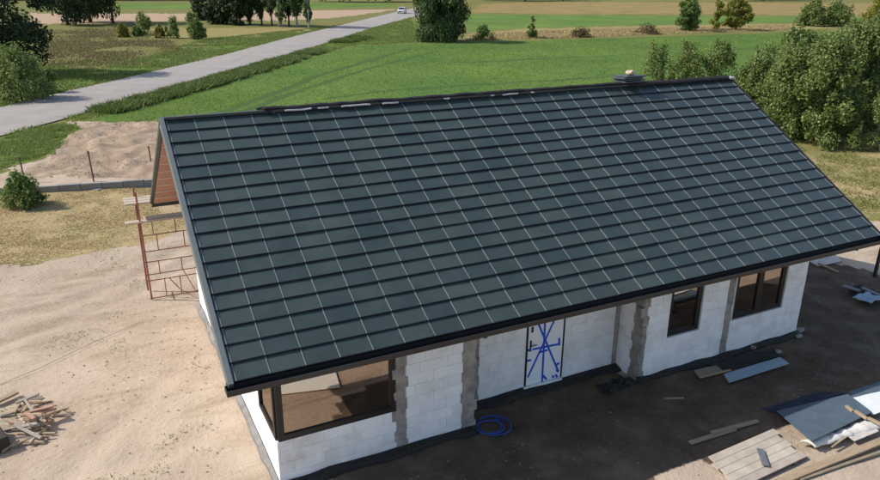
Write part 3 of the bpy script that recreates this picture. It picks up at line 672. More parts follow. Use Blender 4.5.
def tree(name, label, cat, base, h, w, leaf, n, size, z0=.05, nclump=26, clump=.30, shape='round', trunk=None, bark=None, group=None, lean=(0, 0), droop=0., limbs=7, squash=.85, trunk_r=None, shell=.45, shoots=0):
    x, y = base[0], base[1]; gzv = float(gz(x, y)); root = tag(empty(name, (x, y, gzv)), label, cat, group); root['kind_note'] = leaf
    del root['kind_note']
    cz0 = h*z0; cent, rad = [], []
    for k in range(nclump):
        for _ in range(30):
            t = rng.random(); a = rng.random()*2*math.pi
            if shape == 'round': prof = math.sqrt(max(.02, 1-(2*t-1)**2))
            elif shape == 'bush': prof = max(.15, math.cos(t*1.45))**.7
            elif shape == 'cone': prof = (1-t)*.95+.06
            elif shape == 'column': prof = min(1, .75+.6*t)*math.sqrt(max(.05, 1-max(0, (t-.55)/.45)**2))
            else: prof = 1
            rr = (w/2)*prof*(rng.random()**.5)*.82
            q = np.array([rr*math.cos(a)+lean[0]*t*h, rr*math.sin(a)+lean[1]*t*h, cz0+t*(h-cz0)*.93])
            if not cent or min(np.linalg.norm(q-c_) for c_ in cent) > clump*w*.35: break
        cent.append(q); rad.append(clump*w*.5*(.65+.7*rng.random())*(1 if shape != 'cone' else .5+.6*(1-t)))
    for k in range(shoots):                              # long upright shoots that break the outline
        c_ = np.array(cent[rng.integers(nclump)]); ax = np.array([c_[0]/w*.7+rng.normal()*.15, c_[1]/w*.7+rng.normal()*.15, 1.]); L = h*(.06+.13*rng.random())
        for t in np.linspace(.2, 1, 5): cent.append(c_+ax*L*t); rad.append(clump*w*.30*(1.1-.75*t))
    v, f = leaf_quads(cent, rad, n, size, squash, shell=shell, droop=droop)
    crown = link('crown', np_mesh('crown', v, f, m_leaf[leaf]), root)
    b = B(); tr = trunk_r or max(.03, h*.017); top = np.array([lean[0]*h*.8, lean[1]*h*.8, h*.8])
    pts = [np.array([0, 0, -.1])]+[np.array([top[0]*t+rng.normal()*.012*h*t, top[1]*t+rng.normal()*.012*h*t, top[2]*t]) for t in (.15, .3, .5, .7, 1)]
    b.tube(pts, [tr*1.25, tr, tr*.85, tr*.6, tr*.4, tr*.15], 7)
    for k in range(min(limbs, nclump)):
        c_ = cent[int(k*nclump/limbs)]; t = min(.85, max(.12, (c_[2]/h)*.55)); s = np.array([top[0]*t, top[1]*t, h*.8*t]); mid = (s+c_)/2+np.array([0, 0, .06*h*rng.random()])
        b.tube([s, mid, c_], [tr*.45, tr*.3, tr*.08], 5)
    b.build('trunk', bark or m_bark, root, True); return root
def veg(u, v, vtop, wpx, name, label, cat, leaf, n, size, **kw):
    base = P(u, v); dp = depth(base); h = z_at(base[0], base[1], vtop); return tree(name, label, cat, base, h, wpx*dp/FPX, leaf, n, size, **kw)

# big shrubs on the right, beyond the gable
g = 'willow shrubs right of the house'
veg(752, 122, 58, 74, 'willow_shrub', 'lower grey green willow shrub directly behind the right roof edge', 'shrub', 'willow', 22000, .165, shape='bush', nclump=110, clump=.16, squash=1.35, shell=.7, shoots=36, group=g)
veg(783, 136, 45, 92, 'willow_shrub', 'tall willow shrub whose foot shows beside the sloping roof edge', 'shrub', 'willow', 32000, .165, shape='bush', nclump=110, clump=.16, squash=1.35, shell=.7, shoots=36, group=g)
veg(818, 143, 36, 96, 'willow_shrub', 'broad willow shrub with a black shaded hollow at its foot', 'shrub', 'willow', 34000, .165, shape='bush', nclump=110, clump=.16, squash=1.35, shell=.7, shoots=36, group=g)
veg(853, 132, 24, 92, 'willow_shrub', 'high willow shrub rising behind the dry grass near the right picture edge', 'shrub', 'willow', 32000, .165, shape='bush', nclump=110, clump=.16, squash=1.35, shell=.7, shoots=36, group=g)
veg(790, 106, 32, 104, 'willow_shrub', 'second row willow shrub whose crown tops the thicket in the middle', 'shrub', 'willow', 26000, .19, shape='round', nclump=110, clump=.16, squash=1.35, shell=.7, shoots=36, group=g)
veg(868, 102, 15, 116, 'willow_shrub', 'tallest willow shrub at the back right corner of the thicket', 'shrub', 'willow', 28000, .19, shape='round', nclump=110, clump=.16, squash=1.35, shell=.7, shoots=36, group=g)
veg(890, 152, 76, 62, 'leafy_bush', 'fresh green bush cut by the right picture edge', 'bush', 'light', 9000, .13, shape='bush', nclump=30, clump=.28)
g = 'slender saplings behind the ridge'
veg(654, 97, 44, 44, 'sapling', 'slender sparse sapling just right of the panel stack', 'sapling', 'willow', 3600, .16, shape='bush', nclump=40, clump=.24, squash=1.5, shell=.7, shoots=22, group=g)
veg(684, 96, 44, 54, 'sapling', 'middle one of three sparse saplings above the right ridge', 'sapling', 'willow', 5000, .16, shape='bush', nclump=40, clump=.24, squash=1.5, shell=.7, shoots=22, group=g)
veg(714, 96, 40, 54, 'sapling', 'fullest of three saplings, beside the ridge end', 'sapling', 'willow', 5600, .16, shape='bush', nclump=40, clump=.24, squash=1.5, shell=.7, shoots=22, group=g)
# field edge trees
veg(440, 41, -34, 56, 'willow_tree', 'tall dense dark green tree at the field edge by the road', 'tree', 'tall', 26000, .36, shape='column', nclump=70, clump=.26, z0=.02, droop=.9)
veg(482, 39, 26, 26, 'small_shrub', 'thin spreading shrub in the shadow of the tall dark tree', 'shrub', 'bush', 900, .3, shape='bush', nclump=14, clump=.3)
veg(531, 38, 15, 15, 'young_tree', 'small bright green young tree alone behind the crop field', 'tree', 'light', 1300, .3, shape='cone', nclump=16, clump=.42)
veg(581, 37, 28, 24, 'small_shrub', 'low russet shrub behind the crop field', 'shrub', 'red', 700, .3, shape='bush', nclump=12, clump=.35)
veg(648, 34, 26, 30, 'small_shrub', 'low olive shrub behind the crop field near the saplings', 'shrub', 'red', 800, .3, shape='bush', nclump=12, clump=.35)
veg(687, 31, -3, 27, 'round_tree', 'dark egg shaped tree on the far edge of the crop field', 'tree', 'bush', 5200, .36, shape='round', nclump=60, clump=.26, z0=.02)
veg(716, 30, 1, 15, 'yellow_shrub', 'bright yellow green shrub next to the forked field tree', 'shrub', 'yellow', 1200, .38, shape='bush', nclump=16, clump=.42)
veg(735, 30, -3, 30, 'round_tree', 'yellow green field tree with a visible forked trunk', 'tree', 'yellow', 4600, .38, shape='round', nclump=50, clump=.26, z0=.12)
veg(812, 26, -2, 30, 'dense_shrub', 'large olive shrub at the top right, left one of two', 'shrub', 'willow', 3200, .42, shape='bush', nclump=28, clump=.34)
veg(835, 26, 2, 34, 'dense_shrub', 'large olive shrub at the top right, right one of two', 'shrub', 'willow', 3200, .42, shape='bush', nclump=28, clump=.34)
veg(876, 24, -4, 32, 'yellow_shrub', 'large yellow shrub in the top right corner', 'shrub', 'yellow', 3200, .42, shape='bush', nclump=26, clump=.36)
# beyond the road, left
veg(10, 74, -75, 100, 'dark_tree', 'large dark leafy tree in the top left corner beyond the road', 'tree', 'dark', 17000, .34, shape='round', nclump=60, clump=.27, z0=.03)
veg(22, 100, 46, 72, 'pale_bush', 'pale green bush at the roadside below the dark corner tree', 'bush', 'light', 8000, .20, shape='bush', nclump=70, clump=.2, squash=1.5, shell=.6, shoots=30)
veg(50, 93, 68, 22, 'dark_bush', 'small dark bush at the road edge beside the pale bush', 'bush', 'bush', 1500, .17, shape='bush', nclump=14, clump=.4)
g = 'meadow trees beyond the road'
for u, v, vt, wp, lab, z0, n in [(68, 25, -48, 62, 'shade tree with hanging branches nearest the dark corner tree', .13, 7000), (90, 22, -46, 56, 'shade tree second from the dark corner tree', .16, 6000), (113, 23, -52, 66, 'shade tree with one bare leaning trunk above the pale strip', .22, 7000)]:
    veg(u, v, vt, wp, 'meadow_tree', lab, 'tree', 'dark', n, .5, shape='round', nclump=34, clump=.30, z0=z0, group=g, trunk_r=.24, droop=.5, limbs=9)
for u, v, vt, wp, leaf, lab in [(123, 37, 24, 15, 'yellow', 'small yellow green bush in the brown meadow'), (144, 35, 12, 18, 'light', 'pointed young tree in the meadow, tallest of its row'), (138, 36, 26, 12, 'bush', 'low dark bush at the foot of the pointed young tree'), (173, 38, 17, 18, 'light', 'pale young bush between the pointed tree and the thicket'), (160, 38, 26, 12, 'yellow', 'faded olive bush left of the pale young bush'), (195, 39, 12, 19, 'light', 'light green young tree at the left end of the thicket'), (201, 39, 22, 12, 'light', 'low bush leaning on the light green young tree')]:
    veg(u, v, vt, wp, 'meadow_bush', lab, 'bush', leaf, 1900, .28, shape='round' if vt < 16 else 'bush', nclump=34, clump=.30, squash=1.3, shell=.7, shoots=16, lean=(rng.normal()*.08, 0), group='young bushes in the meadow')
g = 'thicket beyond the road'
for u, v, vt, wp, lab in [(205, 20, -24, 30, 'dense dark thicket tree at the left end of the row'), (222, 24, -30, 34, 'dense dark thicket tree in the middle of the row'), (240, 25, -30, 30, 'dense dark thicket tree next to the bare trunks')]:
    veg(u, v, vt, wp, 'thicket_tree', lab, 'tree', 'dark', 5200, .46, shape='column', nclump=36, clump=.34, z0=.03, group=g)
g = 'slim trees with bare trunks'
for k, (u, v, vt, wp, lab, bk) in enumerate([(250, 25, -40, 20, 'slim tree beside the dark thicket', m_bark), (262, 25, -36, 22, 'slim dark trunk second from the thicket', m_bark), (272, 26, -38, 20, 'slim dark trunk third from the thicket', m_bark), (280, 26.5, -52, 30, 'thickest pale trunk of the slim tree row', m_birch), (289, 26, -36, 18, 'thin dark trunk right of the thickest pale trunk', m_bark), (297, 27, -46, 26, 'pale birch trunk near the road end of the row', m_birch), (309, 28, -36, 16, 'thin pale birch trunk nearest the road', m_birch)]):
    veg(u, v, vt, wp, 'slim_tree', lab, 'tree', 'dark' if bk is m_bark else 'tall', 3400, .45, shape='round', nclump=40, clump=.28, z0=.12+.06*(k % 3), squash=1.4, shell=.6, group=g, bark=bk, trunk_r=(.34 if k == 3 else .2 if bk is m_birch else .16), droop=.6)
# yard bush by the plinth
veg(24, 206, 172, 50, 'yard_bush', 'round green bush growing by the concrete plinth', 'bush', 'bush', 4200, .11, shape='bush', nclump=60, clump=.24, squash=1.4, shell=.6, shoots=30)
# far wood: one mass at the horizon
def wood():
    V, Fs, k = [], [], 0; b = B()
    for (u0, u1, v) in ((315, 405, 2.2), (478, 566, 1.2), (-30, 200, .5), (640, 690, -1.0), (730, 800, 1.0)):
        for u in np.arange(u0, u1, 6.):
            p = P(u+rng.normal()*2, v+rng.normal()*.3-.6); h = 11+4*rng.random(); w_ = 5.
            c_ = [(p[0]+rng.normal()*1.5, p[1]+rng.normal()*1.5, h*(.2+.75*t)) for t in np.linspace(0, 1, 7)]
            vv, ff = leaf_quads(c_, [2.2+rng.random() for _ in c_], 420, .9); V.append(vv); Fs.append(ff+k); k += len(vv)
    o = link('far_wood', np_mesh('far_wood', np.concatenate(V), np.concatenate(Fs), m_leaf['dark'])); tag(o, 'dark strip of woodland along the far edge of the fields', 'wood', kind='stuff')
wood()

# ------------------------------------------------------------ grasses (stuff)
def blades(name, label, cat, n, region, hgt, wid, mat, avoid=None, clumpy=0., spread=.5, dens=None, edge=.2):
    xs = np.array([p[0] for p in region]); ys = np.array([p[1] for p in region]); out = []
    got = 0
    while got < n:
        m_ = n*2; x = rng.uniform(xs.min(), xs.max(), m_); y = rng.uniform(ys.min(), ys.max(), m_)
        ok = inpoly(x+rng.normal(size=m_)*edge, y+rng.normal(size=m_)*edge, region)
        if avoid is not None: ok &= ~avoid(x, y)
        if clumpy: ok &= (vnoise(x, y, clumpy, 41)*.6+vnoise(x, y, clumpy*.35, 42)*.4) > rng.uniform(.3, .62, m_)
        if dens is not None: ok &= rng.random(m_) < dens(x, y)
        out.append(np.stack([x[ok], y[ok]], -1)); got += ok.sum()
        if ok.sum() == 0: break
    q = np.concatenate(out)[:n]; n = len(q); z = gz(q[:, 0], q[:, 1]); p = np.column_stack([q, z-.01])
    a = rng.random(n)*2*math.pi; h = hgt*(.5+rng.random(n)); t = np.column_stack([np.cos(a), np.sin(a), np.zeros(n)])*(wid*(.6+.8*rng.random(n)))[:, None]
    ln = np.column_stack([rng.normal(size=n)*spread, rng.normal(size=n)*spread, np.ones(n)])*h[:, None]
    v = np.stack([p-t, p+t, p+ln], 1).reshape(-1, 3)
    o = link(name, np_mesh(name, v, np.arange(n*3).reshape(n, 3), mat)); return tag(o, label, cat, kind='stuff')
l_crop = leafmat('blade_crop', (.095, .175, .035), (.15, .245, .05), (.225, .32, .08), .35)
l_green = leafmat('blade_green', (.10, .16, .03), (.19, .25, .055), (.32, .34, .11), .35)
l_dry = leafmat('blade_dry', (.30, .21, .09), (.46, .35, .17), (.60, .49, .28), .35)
l_mix = leafmat('blade_meadow', (.13, .15, .035), (.235, .235, .07), (.40, .36, .15), .35)
l_ditch = leafmat('blade_ditch', (.06, .10, .02), (.12, .17, .035), (.21, .25, .07), .3)
def on_track(x, y): return np.min([linedist(x, y, t) for t in TRACKS], axis=0) < .4
blades('crop', 'young green crop covering the field behind the house', 'crop', 190000, FIELD, .09, .03, l_crop, avoid=lambda x, y: on_track(x, y) | (x > 135), spread=.6)
blades('dry_grass', 'straw coloured dry grass left of the scaffold', 'grass', 34000, DRYL, .045, .02, l_dry, clumpy=1.3, spread=.9)
blades('dry_grass', 'straw coloured dry grass right of the house under the shrubs', 'grass', 70000, [(18, 4), (22, 2), (27, 2), (34, -2), (48, -2), (48, 13), (30, 20), (18, 18)], .11, .02, l_mix, clumpy=1.2, spread=.7)
blades('grass_patch', 'green grass patch between the road and the sand heap', 'grass', 26000, GREENL, .12, .02, l_green, clumpy=.8, spread=.6)
VERGE = [tuple(p[:2]) for p in rl[1:-1]]+poly([(420, 42), (352, 45.5), (327, 52), (270, 70), (220, 85), (150, 103), (92, 118)])
blades('verge_grass', 'green grass verge between the road and the crop field', 'grass', 60000, VERGE, .13, .05, l_green, clumpy=2.0, spread=.6)
def strip(pts, w):
    L = [np.array(P(u, v)[:2]) for u, v in pts]; out = []
    nrm = []
    for i in range(len(L)):
        d = L[min(i+1, len(L)-1)]-L[max(i-1, 0)]; d /= np.linalg.norm(d); nrm.append(np.array([-d[1], d[0]]))
    return [tuple(a+n_*w) for a, n_ in zip(L, nrm)]+[tuple(a-n_*w) for a, n_ in zip(L[::-1], nrm[::-1])]
blades('ditch_weeds', 'dark tall weeds along the ditch beside the field', 'weeds', 46000, strip([(100, 113), (150, 100), (220, 81), (270, 66), (318, 51)], 1.2), .34, .06, l_ditch, clumpy=1.1, spread=.8)
blades('ditch_weeds', 'dark weed clump farther up the verge toward the car', 'weeds', 9000, strip([(340, 43), (362, 38)], 1.6), .4, .08, l_ditch, clumpy=1.5, spread=.5)
MEAD = [tuple(p[:2]) for p in rh[1:7]]+poly([(330, 26), (200, 40), (150, 56), (60, 62), (0, 75)])
blades('meadow_grass', 'mixed green and straw grass along the far side of the road', 'grass', 60000, MEAD, .13, .06, l_green, clumpy=2.2, spread=.6)
blades('meadow_grass', 'faded tall weeds in the brown meadow beyond the road', 'grass', 16000, BROWN[0], .22, .07, leafmat('blade_brown', (.13, .10, .045), (.22, .18, .08), (.33, .29, .12), .3), clumpy=5, edge=5.0)
blades('field_edge_grass', 'tan grass strip along the far edge of the crop field', 'grass', 26000, poly([(466, 40), (560, 38), (660, 34), (790, 29.5), (790, 25), (660, 28), (520, 32), (470, 36)]), .22, .09, l_dry, clumpy=3)
blades('sand_weeds', 'sparse tiny weeds sprouting from the bare sand', 'weeds', 5200, [(-12, -8), (.3, -8), (.3, 14), (-2, 16), (-9, 12)], .04, .014, l_green, clumpy=.9, spread=1.2, dens=lambda x, y: (vnoise(x, y, 1.1, 77) > .66)*1.)
# clods and pebbles on sand and the shade-darkened soil
def clods(name, label, n, region, size, mat, dens=None):
    xs = np.array([p[0] for p in region]); ys = np.array([p[1] for p in region]); x = rng.uniform(xs.min(), xs.max(), n*3); y = rng.uniform(ys.min(), ys.max(), n*3)
    ok = inpoly(x, y, region) & ((vnoise(x, y, 1.4, 51)*.65+vnoise(x, y, .4, 52)*.35) > rng.uniform(.42, .72, n*3)) & ~((x > XL) & (x < XR) & (y > YF) & (y < YB)); x, y = x[ok][:n], y[ok][:n]; n = len(x)
    base = np.array([(1, 0, 0), (0, 1, 0), (-1, 0, 0), (0, -1, 0), (0, 0, 1), (0, 0, -1)], float)
    s = size*(.4+rng.random(n)**2.5*2.2); v = base[None]*(s[:, None, None]*rng.uniform(.55, 1.25, (n, 6, 1))); v[..., 2] *= .6; v += rng.normal(size=v.shape)*.15*s[:, None, None]
    v += np.column_stack([x, y, gz(x, y)+s*.15])[:, None]
    f = np.array([(0, 1, 4), (1, 2, 4), (2, 3, 4), (3, 0, 4), (1, 0, 5), (2, 1, 5), (3, 2, 5), (0, 3, 5)]); F_ = (np.arange(n)[:, None, None]*6+f[None]).reshape(-1, 3)
    tag(link(name, np_mesh(name, v.reshape(-1, 3), F_, mat)), label, 'pebbles', kind='stuff')
clods('sand_clods', 'small clods scattered over the sunlit sand', 3400, [(-14, -9), (.4, -9), (.4, 16), (-3, 17), (-10, 13)], .016, M('clod', (.33, .24, .17), .95, .3, 9))
clods('heap_clods', 'rough lumps over the sandy heap by the road', 3500, MOUND, .020, MATS['clod'])
clods('dirt_rubble', 'pale crumbs of rubble on the shade-darkened earth before the house', 700, [(1, -8), (20, -8), (20, -1), (15, -1), (15, -3.6), (1, -4.5)], .012, M('rubble', (.24, .21, .18), .95, .35, 9))
clods('mortar_crumbs', 'whitish mortar crumbs near the blue hose', 70, [(4.9, -6.3), (6.8, -6.2), (6.9, -5.2), (5.3, -5.0)], .008, M('mortar_crumb', (.30, .27, .24), .95, .2, 9))

# ============================================================ SMALL THINGS
m_wood = M('sawn_timber', (.46, .34, .22), .85, .25, 3, .4, objvar=.25, stretch=(1, 9, 9)); m_oldwood = M('weathered_timber', (.36, .28, .19), .9, .3, 3, .4, objvar=.3, stretch=(1, 9, 9))
def quad_sheet(name, pts, th, mat, z=.03, lift=None, label=None, cat=None, parent=None, nseg=6, wav=.006, group=None):
    """flat sheet through four photo corners laid on the ground, with thickness and a slight warp"""
    c = [P(u, v, z+(lift[i] if lift else 0)) for i, (u, v) in enumerate(pts)]; v, f = [], []
    o0 = sum(c)/4
    for i in range(nseg+1):
        for j in range(nseg+1):
            s, t = i/nseg, j/nseg; p = (c[0]*(1-s)+c[1]*s)*(1-t)+(c[3]*(1-s)+c[2]*s)*t; v.append(p-o0+np.array([0, 0, random.uniform(-wav, wav)]))
    n = nseg+1
    for i in range(nseg):
        for j in range(nseg): f.append((i*n+j, (i+1)*n+j, (i+1)*n+j+1, i*n+j+1))
    top = list(v); v += [p-np.array([0, 0, th]) for p in top]; K = n*n; f += [tuple(K+q for q in reversed(ff)) for ff in f[:]]
    edge = [i*n for i in range(n)]+[nseg*n+j for j in range(1, n)]+[i*n+nseg for i in range(nseg-1, -1, -1)]+[j for j in range(nseg-1, 0, -1)]
    for a, b_ in zip(edge, edge[1:]+edge[:1]): f.append((a, b_, b_+K, a+K))
    o = link(name, fixn(mesh(name, v, f, mat)), parent); o.location = o0
    if label: tag(o, label, cat, group)
    return o
def beam(name, a, b_, w, h, mat, label=None, cat=None, group=None, parent=None, roll=0.):
    a, b_ = np.array(a, float), np.array(b_, float); L = np.linalg.norm(b_-a); d = Vector((b_-a)/L)
    q = B(); q.cbox((-L/2, -w/2, -h/2), (L/2, w/2, h/2), min(w, h)*.08); o = q.build(name, mat, parent)
    o.rotation_mode = 'QUATERNION'; o.rotation_quaternion = d.to_track_quat('X', 'Z') @ __import__('mathutils').Quaternion((1, 0, 0), roll); o.location = (a+b_)/2
    if label: tag(o, label, cat, group)
    return o
# blue hose coil by the porch
b = B(); pts = []
c0 = P(492, 428)
for k in range(200):
    a = k*2*math.pi/64; rr = .30+.05*math.sin(k*.031)+.03*math.sin(k*.083); pts.append((c0[0]+rr*1.0*math.cos(a)+.09*math.sin(k*.027), c0[1]+rr*math.sin(a)+.03*math.cos(k*.07), .035+.012*(k/64)+.006*math.sin(k*.3)))
b.tube(pts, .016, 7); tag(b.build('hose', M('blue_hose', (.02, .06, .32), .45, .25, 8), None, True), 'coiled blue hose lying on the dark ground by the porch', 'hose')
# boards in the shade before the right half
beam('board', P(690, 443, .03), P(735, 429, .03), .10, .04, m_oldwood, 'longer lower board of two lying in the shade', 'board', 'boards in the shade')
beam('board', P(712, 433, .08), P(758, 421, .05), .10, .04, m_oldwood, 'upper board resting on another board in the shade', 'board', 'boards in the shade')
beam('wood_strip', P(664, 398.5, .02), P(684, 398, .02), .04, .02, m_wood, 'small pale wood strip on the dark ground near the middle window', 'wood strip')
# pile beside the right front corner
m_blue = M('blue_grey_sheet', (.30, .38, .45), .6, .15, 5, .2); m_navy = M('slate_sheet', (.075, .105, .13), .55, .2, 3, .15); m_paleboard = M('pale_board', (.50, .45, .40), .85, .15, 3, .2)
quad_sheet('black_sheet', [(706, 362), (772, 349), (785, 356), (722, 371)], .02, m_black, .05, label='black plastic sheet lying along the wall foot under the double window', cat='sheet', wav=.03)
quad_sheet('blue_grey_panel', [(724, 374), (780, 357), (789, 363), (729, 382)], .03, m_blue, .16, label='long blue grey panel lying on the black sheet', cat='panel')
quad_sheet('brown_board', [(694, 370), (716, 365.5), (724, 371.5), (699, 377)], .025, m_oldwood, .07, label='short brown board beside the blue grey panel', cat='board')
beam('board', P(700, 377.5, .06), P(731, 370, .09), .05, .03, m_wood, 'thin pale lath below the short brown board', 'board')
for k, (u, v, r) in enumerate([(752, 347, .10), (778, 352, .09), (800, 330, .11), (799, 336, .09)]):
    o = lump('rubble_lump', m_conc, r, 60+k, loc=tuple(P(u, v, r*.4)), sq=(1.2, .9, .6)); tag(o, ['grey rubble lump under the double window', 'tan rubble lump at the end of the blue grey panel', 'rubble lump at the right front corner of the house', 'rubble lump just below the right house corner'][k], 'rubble', 'rubble lumps by the wall')
o = quad_sheet('plastic_heap', [(596, 385), (622, 377), (632, 384), (606, 394)], .02, m_black, .12, label='crumpled black plastic on the ground before the porch corner', cat='plastic', wav=.09, nseg=8)
# panels and timber in the lower right
quad_sheet('slate_panel', [(777, 411), (848, 394), (872, 412), (812, 441)], .025, m_navy, .22, lift=[-.08, 0, .02, .05], label='dark slate blue panel propped over torn white insulation', cat='panel', wav=.003)
quad_sheet('slate_panel', [(848, 392), (885, 380), (905, 402), (868, 416)], .025, m_navy, .12, label='dark slate panel partly under the white sheet', cat='panel', wav=.003)
quad_sheet('white_sheet', [(852, 398), (890, 389), (905, 402), (873, 415)], .012, M('white_sheet', (.70, .71, .70), .6, .08, 3), .17, label='white sheet at the right picture edge lying on a slate panel', cat='sheet', wav=.003)
def insulation():
    a, c_ = P(808, 443, .14), P(876, 422, .16); n = 26; v, f = [], []
    for i in range(n+1):
        t = i/n; p = a*(1-t)+c_*t; w = .08+.10*vnoise(i*.7, 3, 1, 9)
        for j in range(9):
            th = math.pi*j/8; v.append(p+np.array([0.3, -.95, 0])*math.cos(th)*w*1.2+np.array([0, 0, 1])*(math.sin(th)*w*.6*(1+.5*(vnoise(i*1.1, j*1.7, 1, 10)-.5))-.05))
    for i in range(n):
        for j in range(8): f.append((i*9+j, i*9+j+1, (i+1)*9+j+1, (i+1)*9+j))
    o = link('insulation_roll', fixn(mesh('insulation_roll', v, f, M('white_wool', (.68, .64, .58), .95, .15, 9, .6), True))); o.modifiers.new('t', 'SOLIDIFY').thickness = .02
    tag(o, 'torn white insulation sticking out under the slate panel', 'insulation')
insulation()
quad_sheet('pale_board', [(840, 430), (868, 423), (879, 431), (855, 441)], .02, m_paleboard, .14, lift=[0, 0, 0, -.04], label='small pale board leaning beside the white insulation', cat='board', wav=.004)
for k, (a, c_, lab) in enumerate([((846, 406), (853, 411.5), 'short wood block between the two slate panels, left one'), ((855, 411), (867, 419), 'short wood block between the two slate panels, middle one'), ((868, 418), (882, 425), 'wood block at the right picture edge below the white sheet')]):
    beam('wood_block', P(*a, .27), P(*c_, .25), .07, .05, m_wood, lab, 'wood block', 'wood blocks between the panels')
pl = tag(empty('pallet', P(757, 455)), 'pale pallet of planks lying on the sand in the sun', 'pallet')
A, Bq, Cq, Dq = [P(u, v, .07) for u, v in ((707, 457), (772, 429), (806, 457), (740, 488))]
o0 = np.array(pl.location)
for k in range(5):
    t0, t1 = k/5+.005, (k+1)/5-.005; q = [A*(1-t0)+Dq*t0, Bq*(1-t0)+Cq*t0, Bq*(1-t1)+Cq*t1, A*(1-t1)+Dq*t1]; sh = (Bq-A)*random.uniform(-.03, .03)
    bb = B(); z_ = np.array([0, 0, .025]); q = [p_+sh-o0 for p_ in q]; bb.add([*q, *[p_-z_ for p_ in q]], [(0, 1, 2, 3), (7, 6, 5, 4), (0, 4, 5, 1), (1, 5, 6, 2), (2, 6, 7, 3), (3, 7, 4, 0)]); bb.build('plank', M('whitewashed_plank', (.52, .44, .36), .9, .2, 3, .3, objvar=.25, stretch=(1, 1, 1)), pl)
for t in (.15, .85): beam('crossbar', (A*(1-t)+Bq*t)-o0-[0, 0, .05], (Dq*(1-t)+Cq*t)-o0-[0, 0, .05], .08, .04, m_oldwood, parent=pl)
beam('slat', P(760, 449, .11), P(766, 466, .11), .13, .02, M('grey_slat', (.13, .14, .15), .7, .2, 4), 'short grey slat lying across the plank pallet', 'slat')
beam('plank', P(770, 486, .04), P(892, 437, .06), .17, .05, m_wood, 'long pale plank lying across the lower right corner', 'plank')
beam('lath', P(800, 480, .02), P(886, 450, .03), .06, .03, m_oldwood, 'thin dark lath just below the long pale plank', 'lath')
beam('lath', P(832, 447, .1), P(846, 437, .12), .03, .03, m_wood, 'short stick poking out beside the torn insulation', 'lath')
# right of the house
for k, (a, c_, r, lab) in enumerate([((843, 286), (860, 291), .05, 'shorter grey pipe in the heap right of the house'), ((862, 288), (890, 300), .05, 'longer grey pipe at the right picture edge')]):
    bb = B(); bb.tube([P(*a, .2), P(*c_, .2)], r, 12); tag(bb.build('pipe', M('grey_pipe', (.24, .24, .25), .5, .15, 4), None, True), lab, 'pipe', 'pipes right of the house')
quad_sheet('black_bag', [(846, 288), (862, 285), (888, 296), (868, 303)], .05, m_black, .14, label='black plastic bag under the grey pipes', cat='bag', wav=.06, nseg=7)
quad_sheet('blue_foil', [(852, 297), (866, 292), (886, 298), (872, 302)], .02, m_blue, .25, label='crumpled pale blue foil in the heap right of the house', cat='foil', wav=.04, nseg=6)
beam('post', P(874, 278), P(874, 278)+np.array([.05, 0, 1.25]), .09, .09, m_dark, 'dark upright post at the right picture edge beyond the eave', 'post')
quad_sheet('sand_board', [(806, 259), (834, 253), (842, 261), (818, 266)], .02, m_paleboard, .1, label='pale board in the sun behind the right house corner', cat='board')
beam('board', P(818, 263, .15), P(838, 272, .1), .09, .04, m_oldwood, 'dark board beside the pale board behind the right corner', 'board')
# plinth and posts at the left
m_plinth = M('plinth_concrete', (.27, .255, .235), .95, .2, 3, .4)
a, c_ = P(-30, 197.5), P(165, 184.5); nb = 9
pth = tag(empty('plinth', (a+c_)/2), 'low concrete fence plinth running along the plot edge', 'plinth'); dvec = (c_-a)/nb; ang = math.atan2(dvec[1], dvec[0])
for k in range(nb):
    bb = B(); L = np.linalg.norm(dvec); bb.cbox((-L/2+.008, -.10, -.1), (L/2-.008, .10, .30+random.uniform(-.01, .01)), .012); o = bb.build('segment', m_plinth, pth); o.location = a+dvec*(k+.5)-np.array(pth.location); o.rotation_euler = (0, random.uniform(-.006, .006), ang+random.uniform(-.008, .008))
def fpost(u, v, vt, lab):
    p = P(u, v); h = z_at(p[0], p[1], vt); r = tag(empty('fence_post', p), lab, 'post', 'fence posts'); bb = B(); bb.tube([(0, 0, -.1), (-.03*h, 0, h)], .035, 7); bb.build('shaft', M('rusty_post', (.13, .09, .07), .9, .3, 9), r)
    bb = B(); bb.cbox((-.03*h-.06, -.03, h-.02), (-.03*h+.05, .03, h+.04), .006); bb.build('cap', MATS['rusty_post'], r)
fpost(94, 182, 152, 'leaning rusty fence post standing at the concrete plinth'); fpost(25, 182, 158, 'rusty fence post half hidden behind the round bush'); fpost(151, 162, 147, 'short dark fence post close to the gable edge')
o = quad_sheet('flat_slab', [(88, 188), (100, 184), (108, 186), (98, 190)], .05, m_plinth, .06, label='flat concrete slab lying at the foot of the plinth', cat='slab')
bb = B(); bb.tube([P(309, 29.5), P(309, 29.5)+np.array([0, 0, 3.2])], .05, 6); tag(bb.build('marker_pole', M('pale_pole', (.4, .4, .4), .7, .1, 4)), 'thin pale marker pole by the road near the birch trunks', 'pole')
